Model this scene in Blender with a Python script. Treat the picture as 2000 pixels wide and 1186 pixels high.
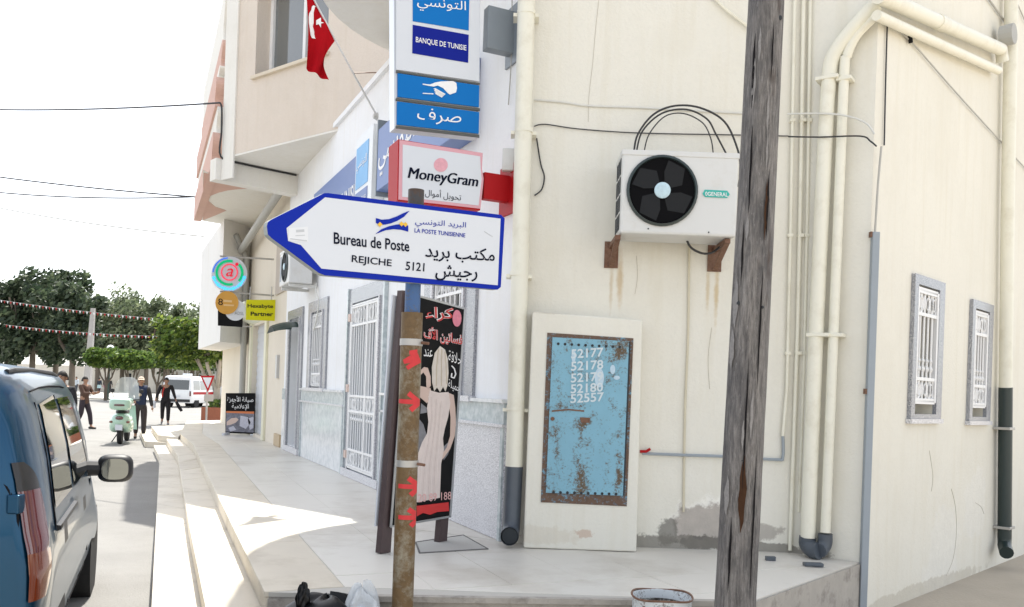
import bpy, bmesh, math, random
from mathutils import Vector, Matrix
R = math.radians
random.seed(7)
scene = bpy.context.scene
for o in list(bpy.data.objects): bpy.data.objects.remove(o)

# ------------------------------------------------------------------ camera, sky, sun, exposure
FPX, ROLL, CX, CY, EYE = 1650.0, 0.035, 1000.0, 765.0, 1.65     # photograph is 2000 x 1186
cX = Vector((math.cos(ROLL), 0, math.sin(ROLL))); cY = Vector((-math.sin(ROLL), 0, math.cos(ROLL)))
cam_d = bpy.data.cameras.new('camera'); cam = bpy.data.objects.new('camera', cam_d)
scene.collection.objects.link(cam); scene.camera = cam
cam_d.sensor_fit = 'HORIZONTAL'; cam_d.sensor_width = 36.0; cam_d.lens = 36.0 * FPX / 2000.0
cam_d.shift_y = (CY - 593.0) / 2000.0; cam_d.clip_start = 0.05; cam_d.clip_end = 3000
cam.matrix_world = Matrix(((cX.x, cY.x, 0, 0), (cX.y, cY.y, -1, 0), (cX.z, cY.z, 0, EYE), (0, 0, 0, 1)))

SUN_AZ = math.atan2(-0.12, 0.99); SUN_EL = R(62.4)
to_sun = Vector((math.sin(SUN_AZ) * math.cos(SUN_EL), math.cos(SUN_AZ) * math.cos(SUN_EL), math.sin(SUN_EL)))
world = bpy.data.worlds.new('World'); scene.world = world; world.use_nodes = True
wn = world.node_tree; bg = wn.nodes['Background']; sky = wn.nodes.new('ShaderNodeTexSky')
sky.sky_type = 'NISHITA'; sky.sun_disc = False; sky.sun_elevation = SUN_EL; sky.sun_rotation = SUN_AZ
sky.air_density = 1.0; sky.dust_density = 1.5; sky.ozone_density = 0.6
hs = wn.nodes.new('ShaderNodeHueSaturation'); hs.inputs['Saturation'].default_value = 0.30   # thin milky haze over the whole sky
wn.links.new(sky.outputs[0], hs.inputs['Color']); wn.links.new(hs.outputs[0], bg.inputs[0]); bg.inputs[1].default_value = 0.15
sun_d = bpy.data.lights.new('sun', 'SUN'); sun = bpy.data.objects.new('sun', sun_d); scene.collection.objects.link(sun)
sun_d.energy = 3.2; sun_d.angle = R(0.6); sun_d.color = (1.0, 0.96, 0.88)
sun.rotation_euler = (-to_sun).to_track_quat('-Z', 'Y').to_euler()
scene.view_settings.view_transform = 'Standard'; scene.view_settings.look = 'None'
scene.view_settings.gamma = 1.0; scene.view_settings.use_curve_mapping = False
scene.view_settings.exposure = 1.25

# ------------------------------------------------------------------ helpers
E0 = Vector((0, 0, EYE))
def ray(px, py): return cX * ((px - CX) / FPX) + cY * ((CY - py) / FPX) + Vector((0, 1, 0))
def onz(px, py, z): r = ray(px, py); return E0 + r * ((z - EYE) / r.z)
def onp(px, py, p, n): r = ray(px, py); return E0 + r * ((Vector(p) - E0).dot(n) / r.dot(n))
def aty(px, py, y): return E0 + ray(px, py) * y
def cv(pts, ox, oy, s): return [(ox + x * s, oy + y * s) for x, y in pts]

WL = {}
def empty(name, loc, label=None, cat=None, group=None):
    o = bpy.data.objects.new(name, None); scene.collection.objects.link(o); o.location = loc; o.empty_display_size = .1
    WL[o.name] = Vector(loc); tag(o, label, cat, group); return o
def tag(o, label=None, cat=None, group=None, kind=None):
    if label: o['label'] = label
    if cat: o['category'] = cat
    if group: o['group'] = group
    if kind: o['kind'] = kind
class Fr:                                            # wall frame: u along, v outward, z up
    def __init__(s, o, d, n): s.o = Vector((o[0], o[1], 0)); s.d = Vector((d[0], d[1], 0)).normalized(); s.n = Vector((n[0], n[1], 0)).normalized()
    def P(s, u, v, z): return s.o + s.d * u + s.n * v + Vector((0, 0, z))
    def uz(s, px, py, v=0): p = onp(px, py, s.P(0, v, 0), s.n); return (p - s.o).dot(s.d), p.z
class Pan:                                           # plane that photograph pixels are traced onto
    def __init__(s, p, n): s.p = Vector(p); s.n = Vector(n).normalized()
    def pt(s, px, py, off=0): return onp(px, py, s.p, s.n) + s.n * off
class MB:
    def __init__(s): s.v = []; s.f = []
    def add(s, vs, fs):
        b = len(s.v); s.v += [Vector(v) for v in vs]; s.f += [tuple(b + i for i in f) for f in fs]; return s
    def hexa(s, p): return s.add(p, [(0, 3, 2, 1), (4, 5, 6, 7), (0, 1, 5, 4), (1, 2, 6, 5), (2, 3, 7, 6), (3, 0, 4, 7)])
    def box(s, x0, x1, y0, y1, z0, z1): return s.hexa([(x0,y0,z0),(x1,y0,z0),(x1,y1,z0),(x0,y1,z0),(x0,y0,z1),(x1,y0,z1),(x1,y1,z1),(x0,y1,z1)])
    def ob(s, F, u0, u1, v0, v1, z0, z1):
        return s.hexa([F.P(u0,v0,z0),F.P(u1,v0,z0),F.P(u1,v1,z0),F.P(u0,v1,z0),F.P(u0,v0,z1),F.P(u1,v0,z1),F.P(u1,v1,z1),F.P(u0,v1,z1)])
    def prism(s, pts, off):
        n = len(pts); off = Vector(off); a = [Vector(p) for p in pts]
        return s.add(a + [p + off for p in a], [tuple(range(n)), tuple(range(2*n-1, n-1, -1))] + [(i, (i+1) % n, n + (i+1) % n, n + i) for i in range(n)])
    def slab(s, xy, z0, z1): return s.prism([(x, y, z0) for x, y in xy], (0, 0, z1 - z0))
    def tube(s, path, r, seg=10, cap=True):
        path = [Vector(p) for p in path]; n = len(path); rr = r if isinstance(r, (list, tuple)) else [r] * n
        prev = None; rings = []
        for i, p in enumerate(path):
            t = (path[min(i+1, n-1)] - path[max(i-1, 0)]).normalized()
            if prev is None: a = t.orthogonal().normalized()
            else: a = (prev - t * prev.dot(t)); a = a.normalized() if a.length > 1e-6 else t.orthogonal().normalized()
            prev = a; b = t.cross(a)
            rings.append([p + (a * math.cos(2*math.pi*k/seg) + b * math.sin(2*math.pi*k/seg)) * rr[i] for k in range(seg)])
        fs = [(i*seg+k, i*seg+(k+1) % seg, (i+1)*seg+(k+1) % seg, (i+1)*seg+k) for i in range(n-1) for k in range(seg)]
        if cap: fs += [tuple(range(seg-1, -1, -1)), tuple(range((n-1)*seg, n*seg))]
        return s.add([v for g in rings for v in g], fs)
    def lathe(s, c, prof, seg=24, ax=(0,0,1), sx=1, sy=1, a0=None, cap=True):
        ax = Vector(ax).normalized(); a = Vector(a0) if a0 else ax.orthogonal().normalized(); b = ax.cross(a); c = Vector(c); n = len(prof)
        vs = [c + ax * z + (a * math.cos(2*math.pi*k/seg) * sx + b * math.sin(2*math.pi*k/seg) * sy) * r for r, z in prof for k in range(seg)]
        fs = [(i*seg+k, i*seg+(k+1) % seg, (i+1)*seg+(k+1) % seg, (i+1)*seg+k) for i in range(n-1) for k in range(seg)]
        if cap: fs += [tuple(range(seg-1, -1, -1)), tuple(range((n-1)*seg, n*seg))]
        return s.add(vs, fs)
    def ball(s, c, rx, ry, rz, seg=14, rings=9):
        prof = [(max(math.sin(math.pi*i/rings), .02), -math.cos(math.pi*i/rings)) for i in range(rings+1)]; c = Vector(c)
        vs = [c + Vector((rx*r*math.cos(2*math.pi*k/seg), ry*r*math.sin(2*math.pi*k/seg), rz*z)) for r, z in prof for k in range(seg)]
        fs = [(i*seg+k, i*seg+(k+1) % seg, (i+1)*seg+(k+1) % seg, (i+1)*seg+k) for i in range(rings) for k in range(seg)]
        return s.add(vs, fs + [tuple(range(seg-1,-1,-1)), tuple(range(rings*seg, (rings+1)*seg))])
    def grid(s, fn, nu, nv):
        vs = [fn(i/nu, j/nv) for i in range(nu+1) for j in range(nv+1)]
        return s.add(vs, [(i*(nv+1)+j, (i+1)*(nv+1)+j, (i+1)*(nv+1)+j+1, i*(nv+1)+j+1) for i in range(nu) for j in range(nv)])
    def wall(s, F, u0, u1, z0, z1, holes, th=.28, v=0.0):
        us = sorted({u0, u1} | {h[0] for h in holes} | {h[1] for h in holes}); zs = sorted({z0, z1} | {h[2] for h in holes} | {h[3] for h in holes})
        inh = lambda u, z: any(h[0] < u < h[1] and h[2] < z < h[3] for h in holes)
        for a, b in zip(us, us[1:]):
            for c, d in zip(zs, zs[1:]):
                if not inh((a+b)/2, (c+d)/2):
                    s.add([F.P(a,v,c), F.P(b,v,c), F.P(b,v,d), F.P(a,v,d)], [(0,1,2,3)]); s.add([F.P(a,v-th,c), F.P(b,v-th,c), F.P(b,v-th,d), F.P(a,v-th,d)], [(3,2,1,0)])
        for a, b, c, d in list(holes) + [(u0, u1, z0, z1)]:
            q = [(a,c),(b,c),(b,d),(a,d)]
            for i in range(4):
                (p, r), (p2, r2) = q[i], q[(i+1) % 4]
                s.add([F.P(p,v,r), F.P(p2,v,r2), F.P(p2,v-th,r2), F.P(p,v-th,r)], [(0,1,2,3)])
        return s
    def build(s, name, mat, parent=None, smooth=False, label=None, cat=None, group=None, kind=None, bevel=0, doubles=False):
        lo = Vector((min(v.x for v in s.v), min(v.y for v in s.v), min(v.z for v in s.v))); hi = Vector((max(v.x for v in s.v), max(v.y for v in s.v), max(v.z for v in s.v)))
        c = Vector(((lo.x+hi.x)/2, (lo.y+hi.y)/2, lo.z))
        me = bpy.data.meshes.new(name); me.from_pydata([v - c for v in s.v], [], s.f)
        bm = bmesh.new(); bm.from_mesh(me)
        if doubles: bmesh.ops.remove_doubles(bm, verts=bm.verts, dist=1e-4)
        bmesh.ops.recalc_face_normals(bm, faces=bm.faces); bm.to_mesh(me); bm.free()
        if smooth:
            me.polygons.foreach_set('use_smooth', [True] * len(me.polygons))
        return mkobj(name, me, mat, parent, c, label, cat, group, kind, bevel, smooth)
def mkobj(name, me, mat, parent, c, label=None, cat=None, group=None, kind=None, bevel=0, smooth=False):
    o = bpy.data.objects.new(name, me); scene.collection.objects.link(o)
    for m in (mat if isinstance(mat, (list, tuple)) else [mat]): me.materials.append(m)
    if parent: o.parent = parent; o.location = c - WL[parent.name]
    else: o.location = c
    WL[o.name] = Vector(c); tag(o, label, cat, group, kind)
    if bevel:
        b = o.modifiers.new('bevel', 'BEVEL'); b.width = bevel; b.segments = 2; b.limit_method = 'ANGLE'; b.angle_limit = R(40)
    if smooth:
        try: me.set_sharp_from_angle(angle=R(50))
        except Exception: pass
    return o
def polys(name, pan, plist, mat, parent, off=.004, th=.004, each=False, **k):      # flat print traced onto a panel
    if each: return [polys(name, pan, [p], mat, parent, off, th, **k) for p in plist]
    m = MB()
    for p in plist: m.prism([pan.pt(x, y, off) for x, y in p], -pan.n * th)
    return m.build(name, mat, parent, **k)
def circ(cx, cy, rx, ry=None, n=28, a0=0, a1=360): return [(cx + rx*math.cos(R(a0+(a1-a0)*i/n)), cy + (ry or rx)*math.sin(R(a0+(a1-a0)*i/n))) for i in range(n if a1-a0 >= 360 else n+1)]
def strip(pts, w):                                                     # thick polyline as polygon list
    out = []
    for (x0, y0), (x1, y1) in zip(pts, pts[1:]):
        L = math.hypot(x1-x0, y1-y0) or 1; nx, ny = -(y1-y0)/L*w/2, (x1-x0)/L*w/2; ex, ey = (x1-x0)/L*w*.2, (y1-y0)/L*w*.2
        out.append([(x0+nx-ex, y0+ny-ey), (x1+nx+ex, y1+ny+ey), (x1-nx+ex, y1-ny+ey), (x0-nx-ex, y0-ny-ey)])
    return out
# Arabic shaping to presentation forms (isolated code point, joins-left?)
AR = {'ا':(0xFE8D,2),'ب':(0xFE8F,4),'ة':(0xFE93,2),'ت':(0xFE95,4),'ج':(0xFE9D,4),'ح':(0xFEA1,4),'د':(0xFEA9,2),'ر':(0xFEAD,2),'ز':(0xFEAF,2),'س':(0xFEB1,4),
      'ش':(0xFEB5,4),'ص':(0xFEB9,4),'ع':(0xFEC9,4),'ف':(0xFED1,4),'ق':(0xFED5,4),'ك':(0xFED9,4),'ل':(0xFEDD,4),'م':(0xFEE1,4),'ن':(0xFEE5,4),'ه':(0xFEE9,4),
      'و':(0xFEED,2),'ي':(0xFEF1,4),'أ':(0xFE83,2),'إ':(0xFE87,2),'ء':(0xFE80,1),'ﻻ':(0xFEFB,2),'ﻷ':(0xFEF7,2),'ﻹ':(0xFEF9,2)}
def arabic(t):
    t = t.replace('لأ', 'ﻷ').replace('لإ', 'ﻹ').replace('لا', 'ﻻ'); out = ''
    for i, ch in enumerate(t):
        if ch not in AR: out += ch; continue
        base, k = AR[ch]; pj = i > 0 and t[i-1] in AR and AR[t[i-1]][1] == 4; nj = k == 4 and i+1 < len(t) and t[i+1] in AR and AR[t[i+1]][1] != 1
        if k == 1: pj = nj = False
        out += chr(base + (3 if pj and nj else 1 if pj else 2 if nj else 0))
    return out[::-1]
def text(s, pan, BL, BR, TL, mat, parent, name='lettering', off=.004, th=.003, bold=0.0, shear=0.0):
    c = bpy.data.curves.new('t', 'FONT'); c.body = s; c.size = 1; c.resolution_u = 3; c.fill_mode = 'BOTH'; c.offset = bold; c.shear = shear
    o = bpy.data.objects.new('t', c); scene.collection.objects.link(o)
    me = bpy.data.meshes.new_from_object(o.evaluated_get(bpy.context.evaluated_depsgraph_get())); bpy.data.objects.remove(o)
    xs = [v.co.x for v in me.vertices]; ys = [v.co.y for v in me.vertices]; x0, x1, y0, y1 = min(xs), max(xs), min(ys), max(ys)
    a, b, t = pan.pt(*BL, off), pan.pt(*BR, off), pan.pt(*TL, off)
    m = MB(); m.v = [a + (b-a)*((v.co.x-x0)/(x1-x0)) + (t-a)*((v.co.y-y0)/(y1-y0)) for v in me.vertices]; m.f = [tuple(p.vertices) for p in me.polygons]
    bpy.data.meshes.remove(me)
    return m.build(name, mat, parent)

# ------------------------------------------------------------------ materials
MATS = {}
def _mat(name):
    m = bpy.data.materials.new(name); m.use_nodes = True; nt = m.node_tree; return m, nt, nt.nodes['Principled BSDF']
def N(nt, t, **k):
    n = nt.nodes.new(t)
    for a, b in k.items():
        if a.startswith('_'): n.inputs[a[1:].replace('_', ' ')].default_value = b
        else: setattr(n, a, b)
    return n
def ramp(nt, src, stops):
    r = nt.nodes.new('ShaderNodeValToRGB'); el = r.color_ramp.elements
    while len(el) < len(stops): el.new(.5)
    for e, (p, c) in zip(el, stops): e.position = p; e.color = (*c, 1) if len(c) == 3 else c
    nt.links.new(src, r.inputs[0]); return r.outputs[0]
def mixc(nt, f, a, b, mode='MIX'):
    m = nt.nodes.new('ShaderNodeMix'); m.data_type = 'RGBA'; m.blend_type = mode
    for s, x in ((0, f), (6, a), (7, b)):
        if isinstance(x, (int, float)): m.inputs[s].default_value = x
        elif isinstance(x, (tuple, list)): m.inputs[s].default_value = (*x[:3], 1)
        else: nt.links.new(x, m.inputs[s])
    return m.outputs[2]
def mth(nt, op, a, b=0.0, c=0.0, clamp=False):
    m = nt.nodes.new('ShaderNodeMath'); m.operation = op; m.use_clamp = clamp
    for i, x in enumerate((a, b, c)):
        if isinstance(x, (int, float)): m.inputs[i].default_value = x
        else: nt.links.new(x, m.inputs[i])
    return m.outputs[0]
def pos(nt): return nt.nodes.new('ShaderNodeNewGeometry').outputs['Position']
def noise(nt, scale, detail=4, rough=.6, vec=None, stretch=None):
    n = N(nt, 'ShaderNodeTexNoise', _Scale=scale, _Detail=detail, _Roughness=rough); v = vec or pos(nt)
    if stretch:
        mp = nt.nodes.new('ShaderNodeMapping'); mp.inputs['Scale'].default_value = stretch; nt.links.new(v, mp.inputs[0]); v = mp.outputs[0]
    nt.links.new(v, n.inputs['Vector']); return n.outputs['Fac']
def bump(nt, bs, h, strength, dist=.01):
    b = N(nt, 'ShaderNodeBump', _Strength=strength, _Distance=dist); nt.links.new(h, b.inputs['Height']); nt.links.new(b.outputs[0], bs.inputs['Normal'])
def M(name, col, rough=.6, var=.08, scale=5, bmp=0, bscale=80, metal=0, coat=0, dirt=None, trans=0, spec=None):
    if name in MATS: return MATS[name]
    m, nt, bs = _mat(name); k = lambda f: tuple(min(1, c * f) for c in col)
    c = mixc(nt, noise(nt, scale), k(1 - var), k(1 + var))
    if dirt: c = mixc(nt, ramp(nt, noise(nt, dirt[1], 6, .7), [(.5, (0,0,0)), (.72, (dirt[2],)*3)]), c, dirt[0])
    nt.links.new(c, bs.inputs['Base Color']); bs.inputs['Roughness'].default_value = rough; bs.inputs['Metallic'].default_value = metal
    if coat: bs.inputs['Coat Weight'].default_value = coat; bs.inputs['Coat Roughness'].default_value = .04
    if spec is not None: bs.inputs['Specular IOR Level'].default_value = spec
    if trans: bs.inputs['Transmission Weight'].default_value = trans
    if bmp: bump(nt, bs, noise(nt, bscale, 3), bmp)
    MATS[name] = m; return m
def emis(name, col, s):
    if name in MATS: return MATS[name]
    m, nt, bs = _mat(name); bs.inputs['Base Color'].default_value = (*[c*.35 for c in col], 1); bs.inputs['Specular IOR Level'].default_value = .1; bs.inputs['Emission Color'].default_value = (*col, 1); bs.inputs['Emission Strength'].default_value = s
    MATS[name] = m; return m
def stucco(name, col, stains=None, bs_=.35, bscale=45):
    if name in MATS: return MATS[name]
    m, nt, b = _mat(name); k = lambda f: tuple(min(1, c * f) for c in col)
    c = mixc(nt, noise(nt, .9, 5, .65), k(.93), k(1.04))
    streak = noise(nt, 3.0, 5, .6, stretch=(3, 3, .25)); c = mixc(nt, ramp(nt, streak, [(.50, (0,0,0)), (.80, (.38,)*3)]), c, tuple(x*y for x, y in zip(k(1), (.84,.80,.70))))
    c = mixc(nt, ramp(nt, noise(nt, .55, 6, .7), [(.48, (0,0,0)), (.70, (.55,)*3)]), c, tuple(x*y for x, y in zip(k(1), (.88,.86,.82))))
    c = mixc(nt, ramp(nt, noise(nt, 30, 3), [(.35, (.25,)*3), (.5, (0,0,0))]), c, k(.9))
    sp = N(nt, 'ShaderNodeSeparateXYZ'); nt.links.new(pos(nt), sp.inputs[0])
    if stains:
        for (x, z, rx, rz, col2, thr, amt, sc) in stains:
            soft = rx < .05              # worn or rusty patches of their own shape
            dx = mth(nt, 'DIVIDE', mth(nt, 'SUBTRACT', sp.outputs[0], x), rx); dz = mth(nt, 'DIVIDE', mth(nt, 'SUBTRACT', sp.outputs[2], z), rz)
            d = mth(nt, 'SQRT', mth(nt, 'ADD', mth(nt, 'MULTIPLY', dx, dx), mth(nt, 'MULTIPLY', dz, dz)))
            d = mth(nt, 'ADD', d, mth(nt, 'MULTIPLY', mth(nt, 'SUBTRACT', noise(nt, sc, 5, .7), .5), 1.6))
            c = mixc(nt, ramp(nt, d, [(thr - (.5 if soft else 0), (amt,)*3), (thr + (.35 if soft else .17), (0,0,0))]), c, mixc(nt, noise(nt, 14), tuple(x*.8 for x in col2), tuple(x*1.15 for x in col2)))
    nt.links.new(c, b.inputs['Base Color']); b.inputs['Roughness'].default_value = .85
    bump(nt, b, noise(nt, bscale, 4, .65), bs_, .012)
    MATS[name] = m; return m
def granite(name, c0, c1, c2, scale=160, rough=.25):
    if name in MATS: return MATS[name]
    m, nt, b = _mat(name); c = ramp(nt, noise(nt, scale, 2, .7), [(.36, c0), (.5, c1), (.62, c2)])
    c = mixc(nt, ramp(nt, noise(nt, 1.6, 5), [(.4, (0,0,0)), (.7, (.35,)*3)]), c, c1)
    nt.links.new(c, b.inputs['Base Color']); b.inputs['Roughness'].default_value = rough; MATS[name] = m; return m
def rusty(name, paint, rust=(.16, .08, .045), amount=.5, scale=9, zone=None, fine=1.0):
    if name in MATS: return MATS[name]
    m, nt, b = _mat(name); n1 = noise(nt, scale, 8, .72); n2 = noise(nt, 60, 3)
    s = mth(nt, 'ADD', mth(nt, 'ADD', n1, mth(nt, 'MULTIPLY', mth(nt, 'SUBTRACT', n2, .5), .55*fine)), mth(nt, 'MULTIPLY', mth(nt, 'SUBTRACT', noise(nt, 170, 2), .5), .35*fine))
    sp = N(nt, 'ShaderNodeSeparateXYZ'); nt.links.new(pos(nt), sp.inputs[0])
    if zone:
        for (x, z, rx, rz, w) in zone:
            dx = mth(nt, 'DIVIDE', mth(nt, 'SUBTRACT', sp.outputs[0], x), rx); dz = mth(nt, 'DIVIDE', mth(nt, 'SUBTRACT', sp.outputs[2], z), rz)
            d = mth(nt, 'SQRT', mth(nt, 'ADD', mth(nt, 'MULTIPLY', dx, dx), mth(nt, 'MULTIPLY', dz, dz)))
            s = mth(nt, 'ADD', s, mth(nt, 'MULTIPLY', mth(nt, 'SUBTRACT', 1.0, d, clamp=True), w))
    f = ramp(nt, s, [(1 - amount - .08, (0,0,0)), (1 - amount + .09, (1,1,1))])
    pc = mixc(nt, noise(nt, 4, 5), tuple(x*.85 for x in paint), tuple(min(1, x*1.12) for x in paint))
    c = mixc(nt, f, pc, mixc(nt, noise(nt, 35, 4), tuple(x*.55 for x in rust), tuple(x*1.5 for x in rust)))
    nt.links.new(c, b.inputs['Base Color']); b.inputs['Roughness'].default_value = .6; bump(nt, b, s, .25, .004)
    MATS[name] = m; return m
def wood(name):
    m, nt, b = _mat(name); g = noise(nt, 16, 9, .8, stretch=(5, 5, .45)); g2 = noise(nt, 3.0, 5, .65, stretch=(1.6, 1.6, .6)); g3 = noise(nt, 38, 4, .7, stretch=(3, 3, .5))
    c = ramp(nt, g, [(.30, (.04,.038,.038)), (.42, (.17,.16,.155)), (.54, (.30,.28,.265)), (.70, (.48,.45,.43))])
    c = mixc(nt, ramp(nt, g2, [(.46, (0,0,0)), (.60, (.65,)*3)]), c, mixc(nt, g, (.03,.03,.035), (.18,.175,.18)))
    c = mixc(nt, ramp(nt, g3, [(.60, (0,0,0)), (.68, (.75,)*3)]), c, (.40,.385,.38))
    c = mixc(nt, ramp(nt, noise(nt, 2.3, 4, .6, stretch=(2, 2, .7)), [(.62, (0,0,0)), (.70, (.75,)*3)]), c, (.07, .038, .024))
    nt.links.new(c, b.inputs['Base Color']); b.inputs['Roughness'].default_value = .92; bump(nt, b, g, 1.0, .025); return m
def leafmat(name, c0, c1, c2):
    if name in MATS: return MATS[name]
    m, nt, b = _mat(name); g = nt.nodes.new('ShaderNodeNewGeometry')
    c = ramp(nt, g.outputs['Random Per Island'], [(0, c0), (.55, c1), (1, c2)]); nt.links.new(c, b.inputs['Base Color'])
    b.inputs['Roughness'].default_value = .55; b.inputs['Subsurface Weight'].default_value = 0
    tr = nt.nodes.new('ShaderNodeBsdfTranslucent'); nt.links.new(c, tr.inputs[0]); mx = nt.nodes.new('ShaderNodeMixShader'); mx.inputs[0].default_value = .35
    out = nt.nodes['Material Output']; nt.links.new(b.outputs[0], mx.inputs[1]); nt.links.new(tr.outputs[0], mx.inputs[2]); nt.links.new(mx.outputs[0], out.inputs[0])
    MATS[name] = m; return m
def glassy(name, col, rough=.05):
    if name in MATS: return MATS[name]
    m, nt, b = _mat(name); b.inputs['Base Color'].default_value = (*col, 1); b.inputs['Roughness'].default_value = rough; b.inputs['Specular IOR Level'].default_value = .35 if 'dark window' in name else .8
    b.inputs['Coat Weight'].default_value = 0 if 'dark window' in name else 1; b.inputs['Coat Roughness'].default_value = .02; MATS[name] = m; return m

CREAM = (.78, .76, .685); WHITE = (.84, .85, .87)
white_wall = stucco('white wall', WHITE, bs_=.15)
beige_tex = stucco('beige textured render', (.70, .62, .54), bs_=.8, bscale=28)
soffit_m = stucco('soffit paint', (.80, .78, .73), bs_=.1)
pink = M('pink paint', (.62, .40, .33), .8, .1, 3, .2)
white_paint = M('white paint', (.82, .82, .82), .45, .04, 3)
offwhite = M('offwhite plastic', (.66, .665, .655), .4, .04, 2, dirt=((.45,.40,.32), 3, .35))
pvc = M('cream pvc pipe', (.80, .78, .67), .45, .05, 4, dirt=((.5,.45,.33), 4, .4))
pvcg = M('dark grey pvc', (.075, .09, .11), .4, .2, 8)
conduit_g = M('grey conduit', (.30, .34, .38), .5, .08, 6)
black_cable = M('black cable', (.025, .025, .028), .5)
grey_cable = M('grey cable', (.42, .41, .38), .6)
white_cable = M('whitish cable', (.66, .66, .62), .6)
gran = granite('grey granite', (.07, .075, .09), (.30, .31, .34), (.58, .59, .62))
gran_l = granite('light speckled granite', (.30, .30, .33), (.62, .62, .65), (.80, .80, .82), 120)
marble = granite('green grey marble', (.36, .42, .44), (.46, .52, .54), (.56, .61, .62), 14, .2)
marble_l = granite('pale polished marble', (.56, .59, .62), (.66, .69, .71), (.74, .76, .78), 9, .12)
dark_in = M('dark interior', (.03, .035, .04), .8)
glass_d = glassy('dark window glass', (.012, .016, .02))
red = M('red enamel', (.42, .008, .012), .5, .05, spec=.2)
blue = M('sign blue', (.002, .02, .34), .5, .05, spec=.15)
signwhite = M('sign white', (.66, .69, .74), .4, .02, spec=.3)
ink = M('dark blue lettering', (.004, .007, .022), .6, spec=.1)
black = M('black print', (.006, .006, .007), .6, .2, spec=.15)
printw = M('white print', (.85, .85, .86), .5, .02)
alu = M('aluminium', (.55, .56, .57), .35, .05, metal=.8)
rust_m = rusty('rusted iron', (.20, .11, .07), (.15, .07, .04), .55)
steel = M('galvanised steel', (.45, .44, .42), .45, .15, 10, metal=.5)

# ------------------------------------------------------------------ layout frames
C0 = onz(988, 1060, .45); TZ = .45
AL = R(25.2)
FA = Fr(C0, (-math.sin(AL), math.cos(AL)), (-math.cos(AL), -math.sin(AL)))          # street facade
AW = Fr((C0.x, 6.73), (1, 0), (0, -1))                                               # side wall with the air conditioner
K = onz(1678, 1097, .45); CI = onz(1545, 1079, .45)
GW = Fr(K, (1, 1), (1, -1))                                                          # right wall
RW = Fr((CI.x, 6.73), (K.x - CI.x, K.y - 6.73), (-(6.73 - K.y), -(K.x - CI.x)))      # short return wall
RL = (Vector((K.x, K.y, 0)) - RW.o).length

# ------------------------------------------------------------------ ground, road, terrace, steps
asphalt = M('dusty asphalt', (.25, .243, .23), .95, .22, 1.0, 1.0, 55, dirt=((.20,.195,.185), .8, .5))
earth = M('dusty ground', (.42, .37, .30), .95, .18, 1.5, .6, 30)
MB().add([(-700,-300,-.004),(700,-300,-.004),(700,1100,-.004),(-700,1100,-.004)], [(0,1,2,3)]).build('ground', earth, kind='structure')
MB().add([(-60,-8,0),(-1.0,-8,0),(-1.0,4.6,0),(-12.4,34,0),(-13,120,0),(-130,120,0),(-130,60,0),(-60,20,0)], [tuple(range(8))]).build('road', asphalt, kind='structure')
paveL = M('pale square paving', (.47, .45, .41), .85, .08, .6, .2, 20)
MB().slab([(-80,62),(-16,62),(-16,94),(-80,94)], .004, .10).build('square_pavement', paveL, kind='structure')
stripe = M('white road paint', (.72, .72, .70), .7, .1, 4)
stone = M('cream step stone', (.64, .58, .48), .55, .12, 1.8, .12, 30, dirt=((.44,.38,.29), 1.6, .75))
tile_m = M('pale terrace tile', (.70, .67, .61), .42, .06, 1.3, .05, 30, dirt=((.46,.41,.34), .9, .75))
grout = M('grout', (.48, .46, .42), .8, .1)
conc = M('stained concrete', (.40, .37, .33), .9, .22, 5, .5, 25, dirt=((.14,.125,.11), 6, .75))
sA, sB, sC, sD, sE, sE2 = [onz(*p, TZ) for p in ((525,1155),(447,1002),(380,868),(354,846),(367,821),(439,821))]
q1, q2 = onz(1470,1172,TZ), K
xy = lambda v: (v.x, v.y)
fin = FA.P(0,-.2,0); far_in = FA.P(22,-.2,0)
top_poly = [xy(sA), xy(q1), (K.x, K.y), (CI.x+.1, 6.9), (fin.x+.3, 6.95), xy(fin), xy(far_in), xy(sE2), xy(sE), xy(sD), xy(sC), xy(sB)]
terrace = MB().slab(top_poly, 0, TZ - .034).build('terrace', conc, kind='structure')
MB().slab(top_poly, TZ - .032, TZ - .006).build('tile_bed', grout, terrace)
# border band of stone along the outer edge, then square tiles inside it
def lerp_edge(pts, off):
    out = []
    for p in pts: out.append((p.x - FA.n.x * off, p.y - FA.n.y * off))
    return out
edge = [sA, sB, sC, sD, sE]
def offset_poly(e, o0, o1, z0, z1, mb):
    a = lerp_edge(e, o0); b = lerp_edge(e, o1)
    for i in range(len(e) - 1):
        L = math.hypot(a[i+1][0]-a[i][0], a[i+1][1]-a[i][1]); n = max(1, round(L / 1.25)); g = .002 / L
        for j in range(n):
            t0, t1 = j / n + g, (j + 1) / n - g; lp = lambda p, q, t: (p[0]+(q[0]-p[0])*t, p[1]+(q[1]-p[1])*t)
            yield [lp(a[i],a[i+1],t0), lp(a[i],a[i+1],t1), lp(b[i],b[i+1],t1), lp(b[i],b[i+1],t0)]
for q in offset_poly(edge, -.025, .44, 0, 0, None): MB().slab(q, TZ - .035, TZ).build('edge_slab', stone, terrace, bevel=.006)
tile_me = bpy.data.meshes.new('tile'); T = .497
tb = MB().box(-T/2, T/2, -T/2, T/2, -.03, 0); tile_me.from_pydata(tb.v, [], tb.f); tile_me.materials.append(tile_m)
def inside(p, poly):
    c = False; n = len(poly)
    for i in range(n):
        (x0,y0),(x1,y1) = poly[i], poly[(i+1) % n]
        if (y0 > p[1]) != (y1 > p[1]) and p[0] < (x1-x0)*(p[1]-y0)/(y1-y0)+x0: c = not c
    return c
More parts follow.
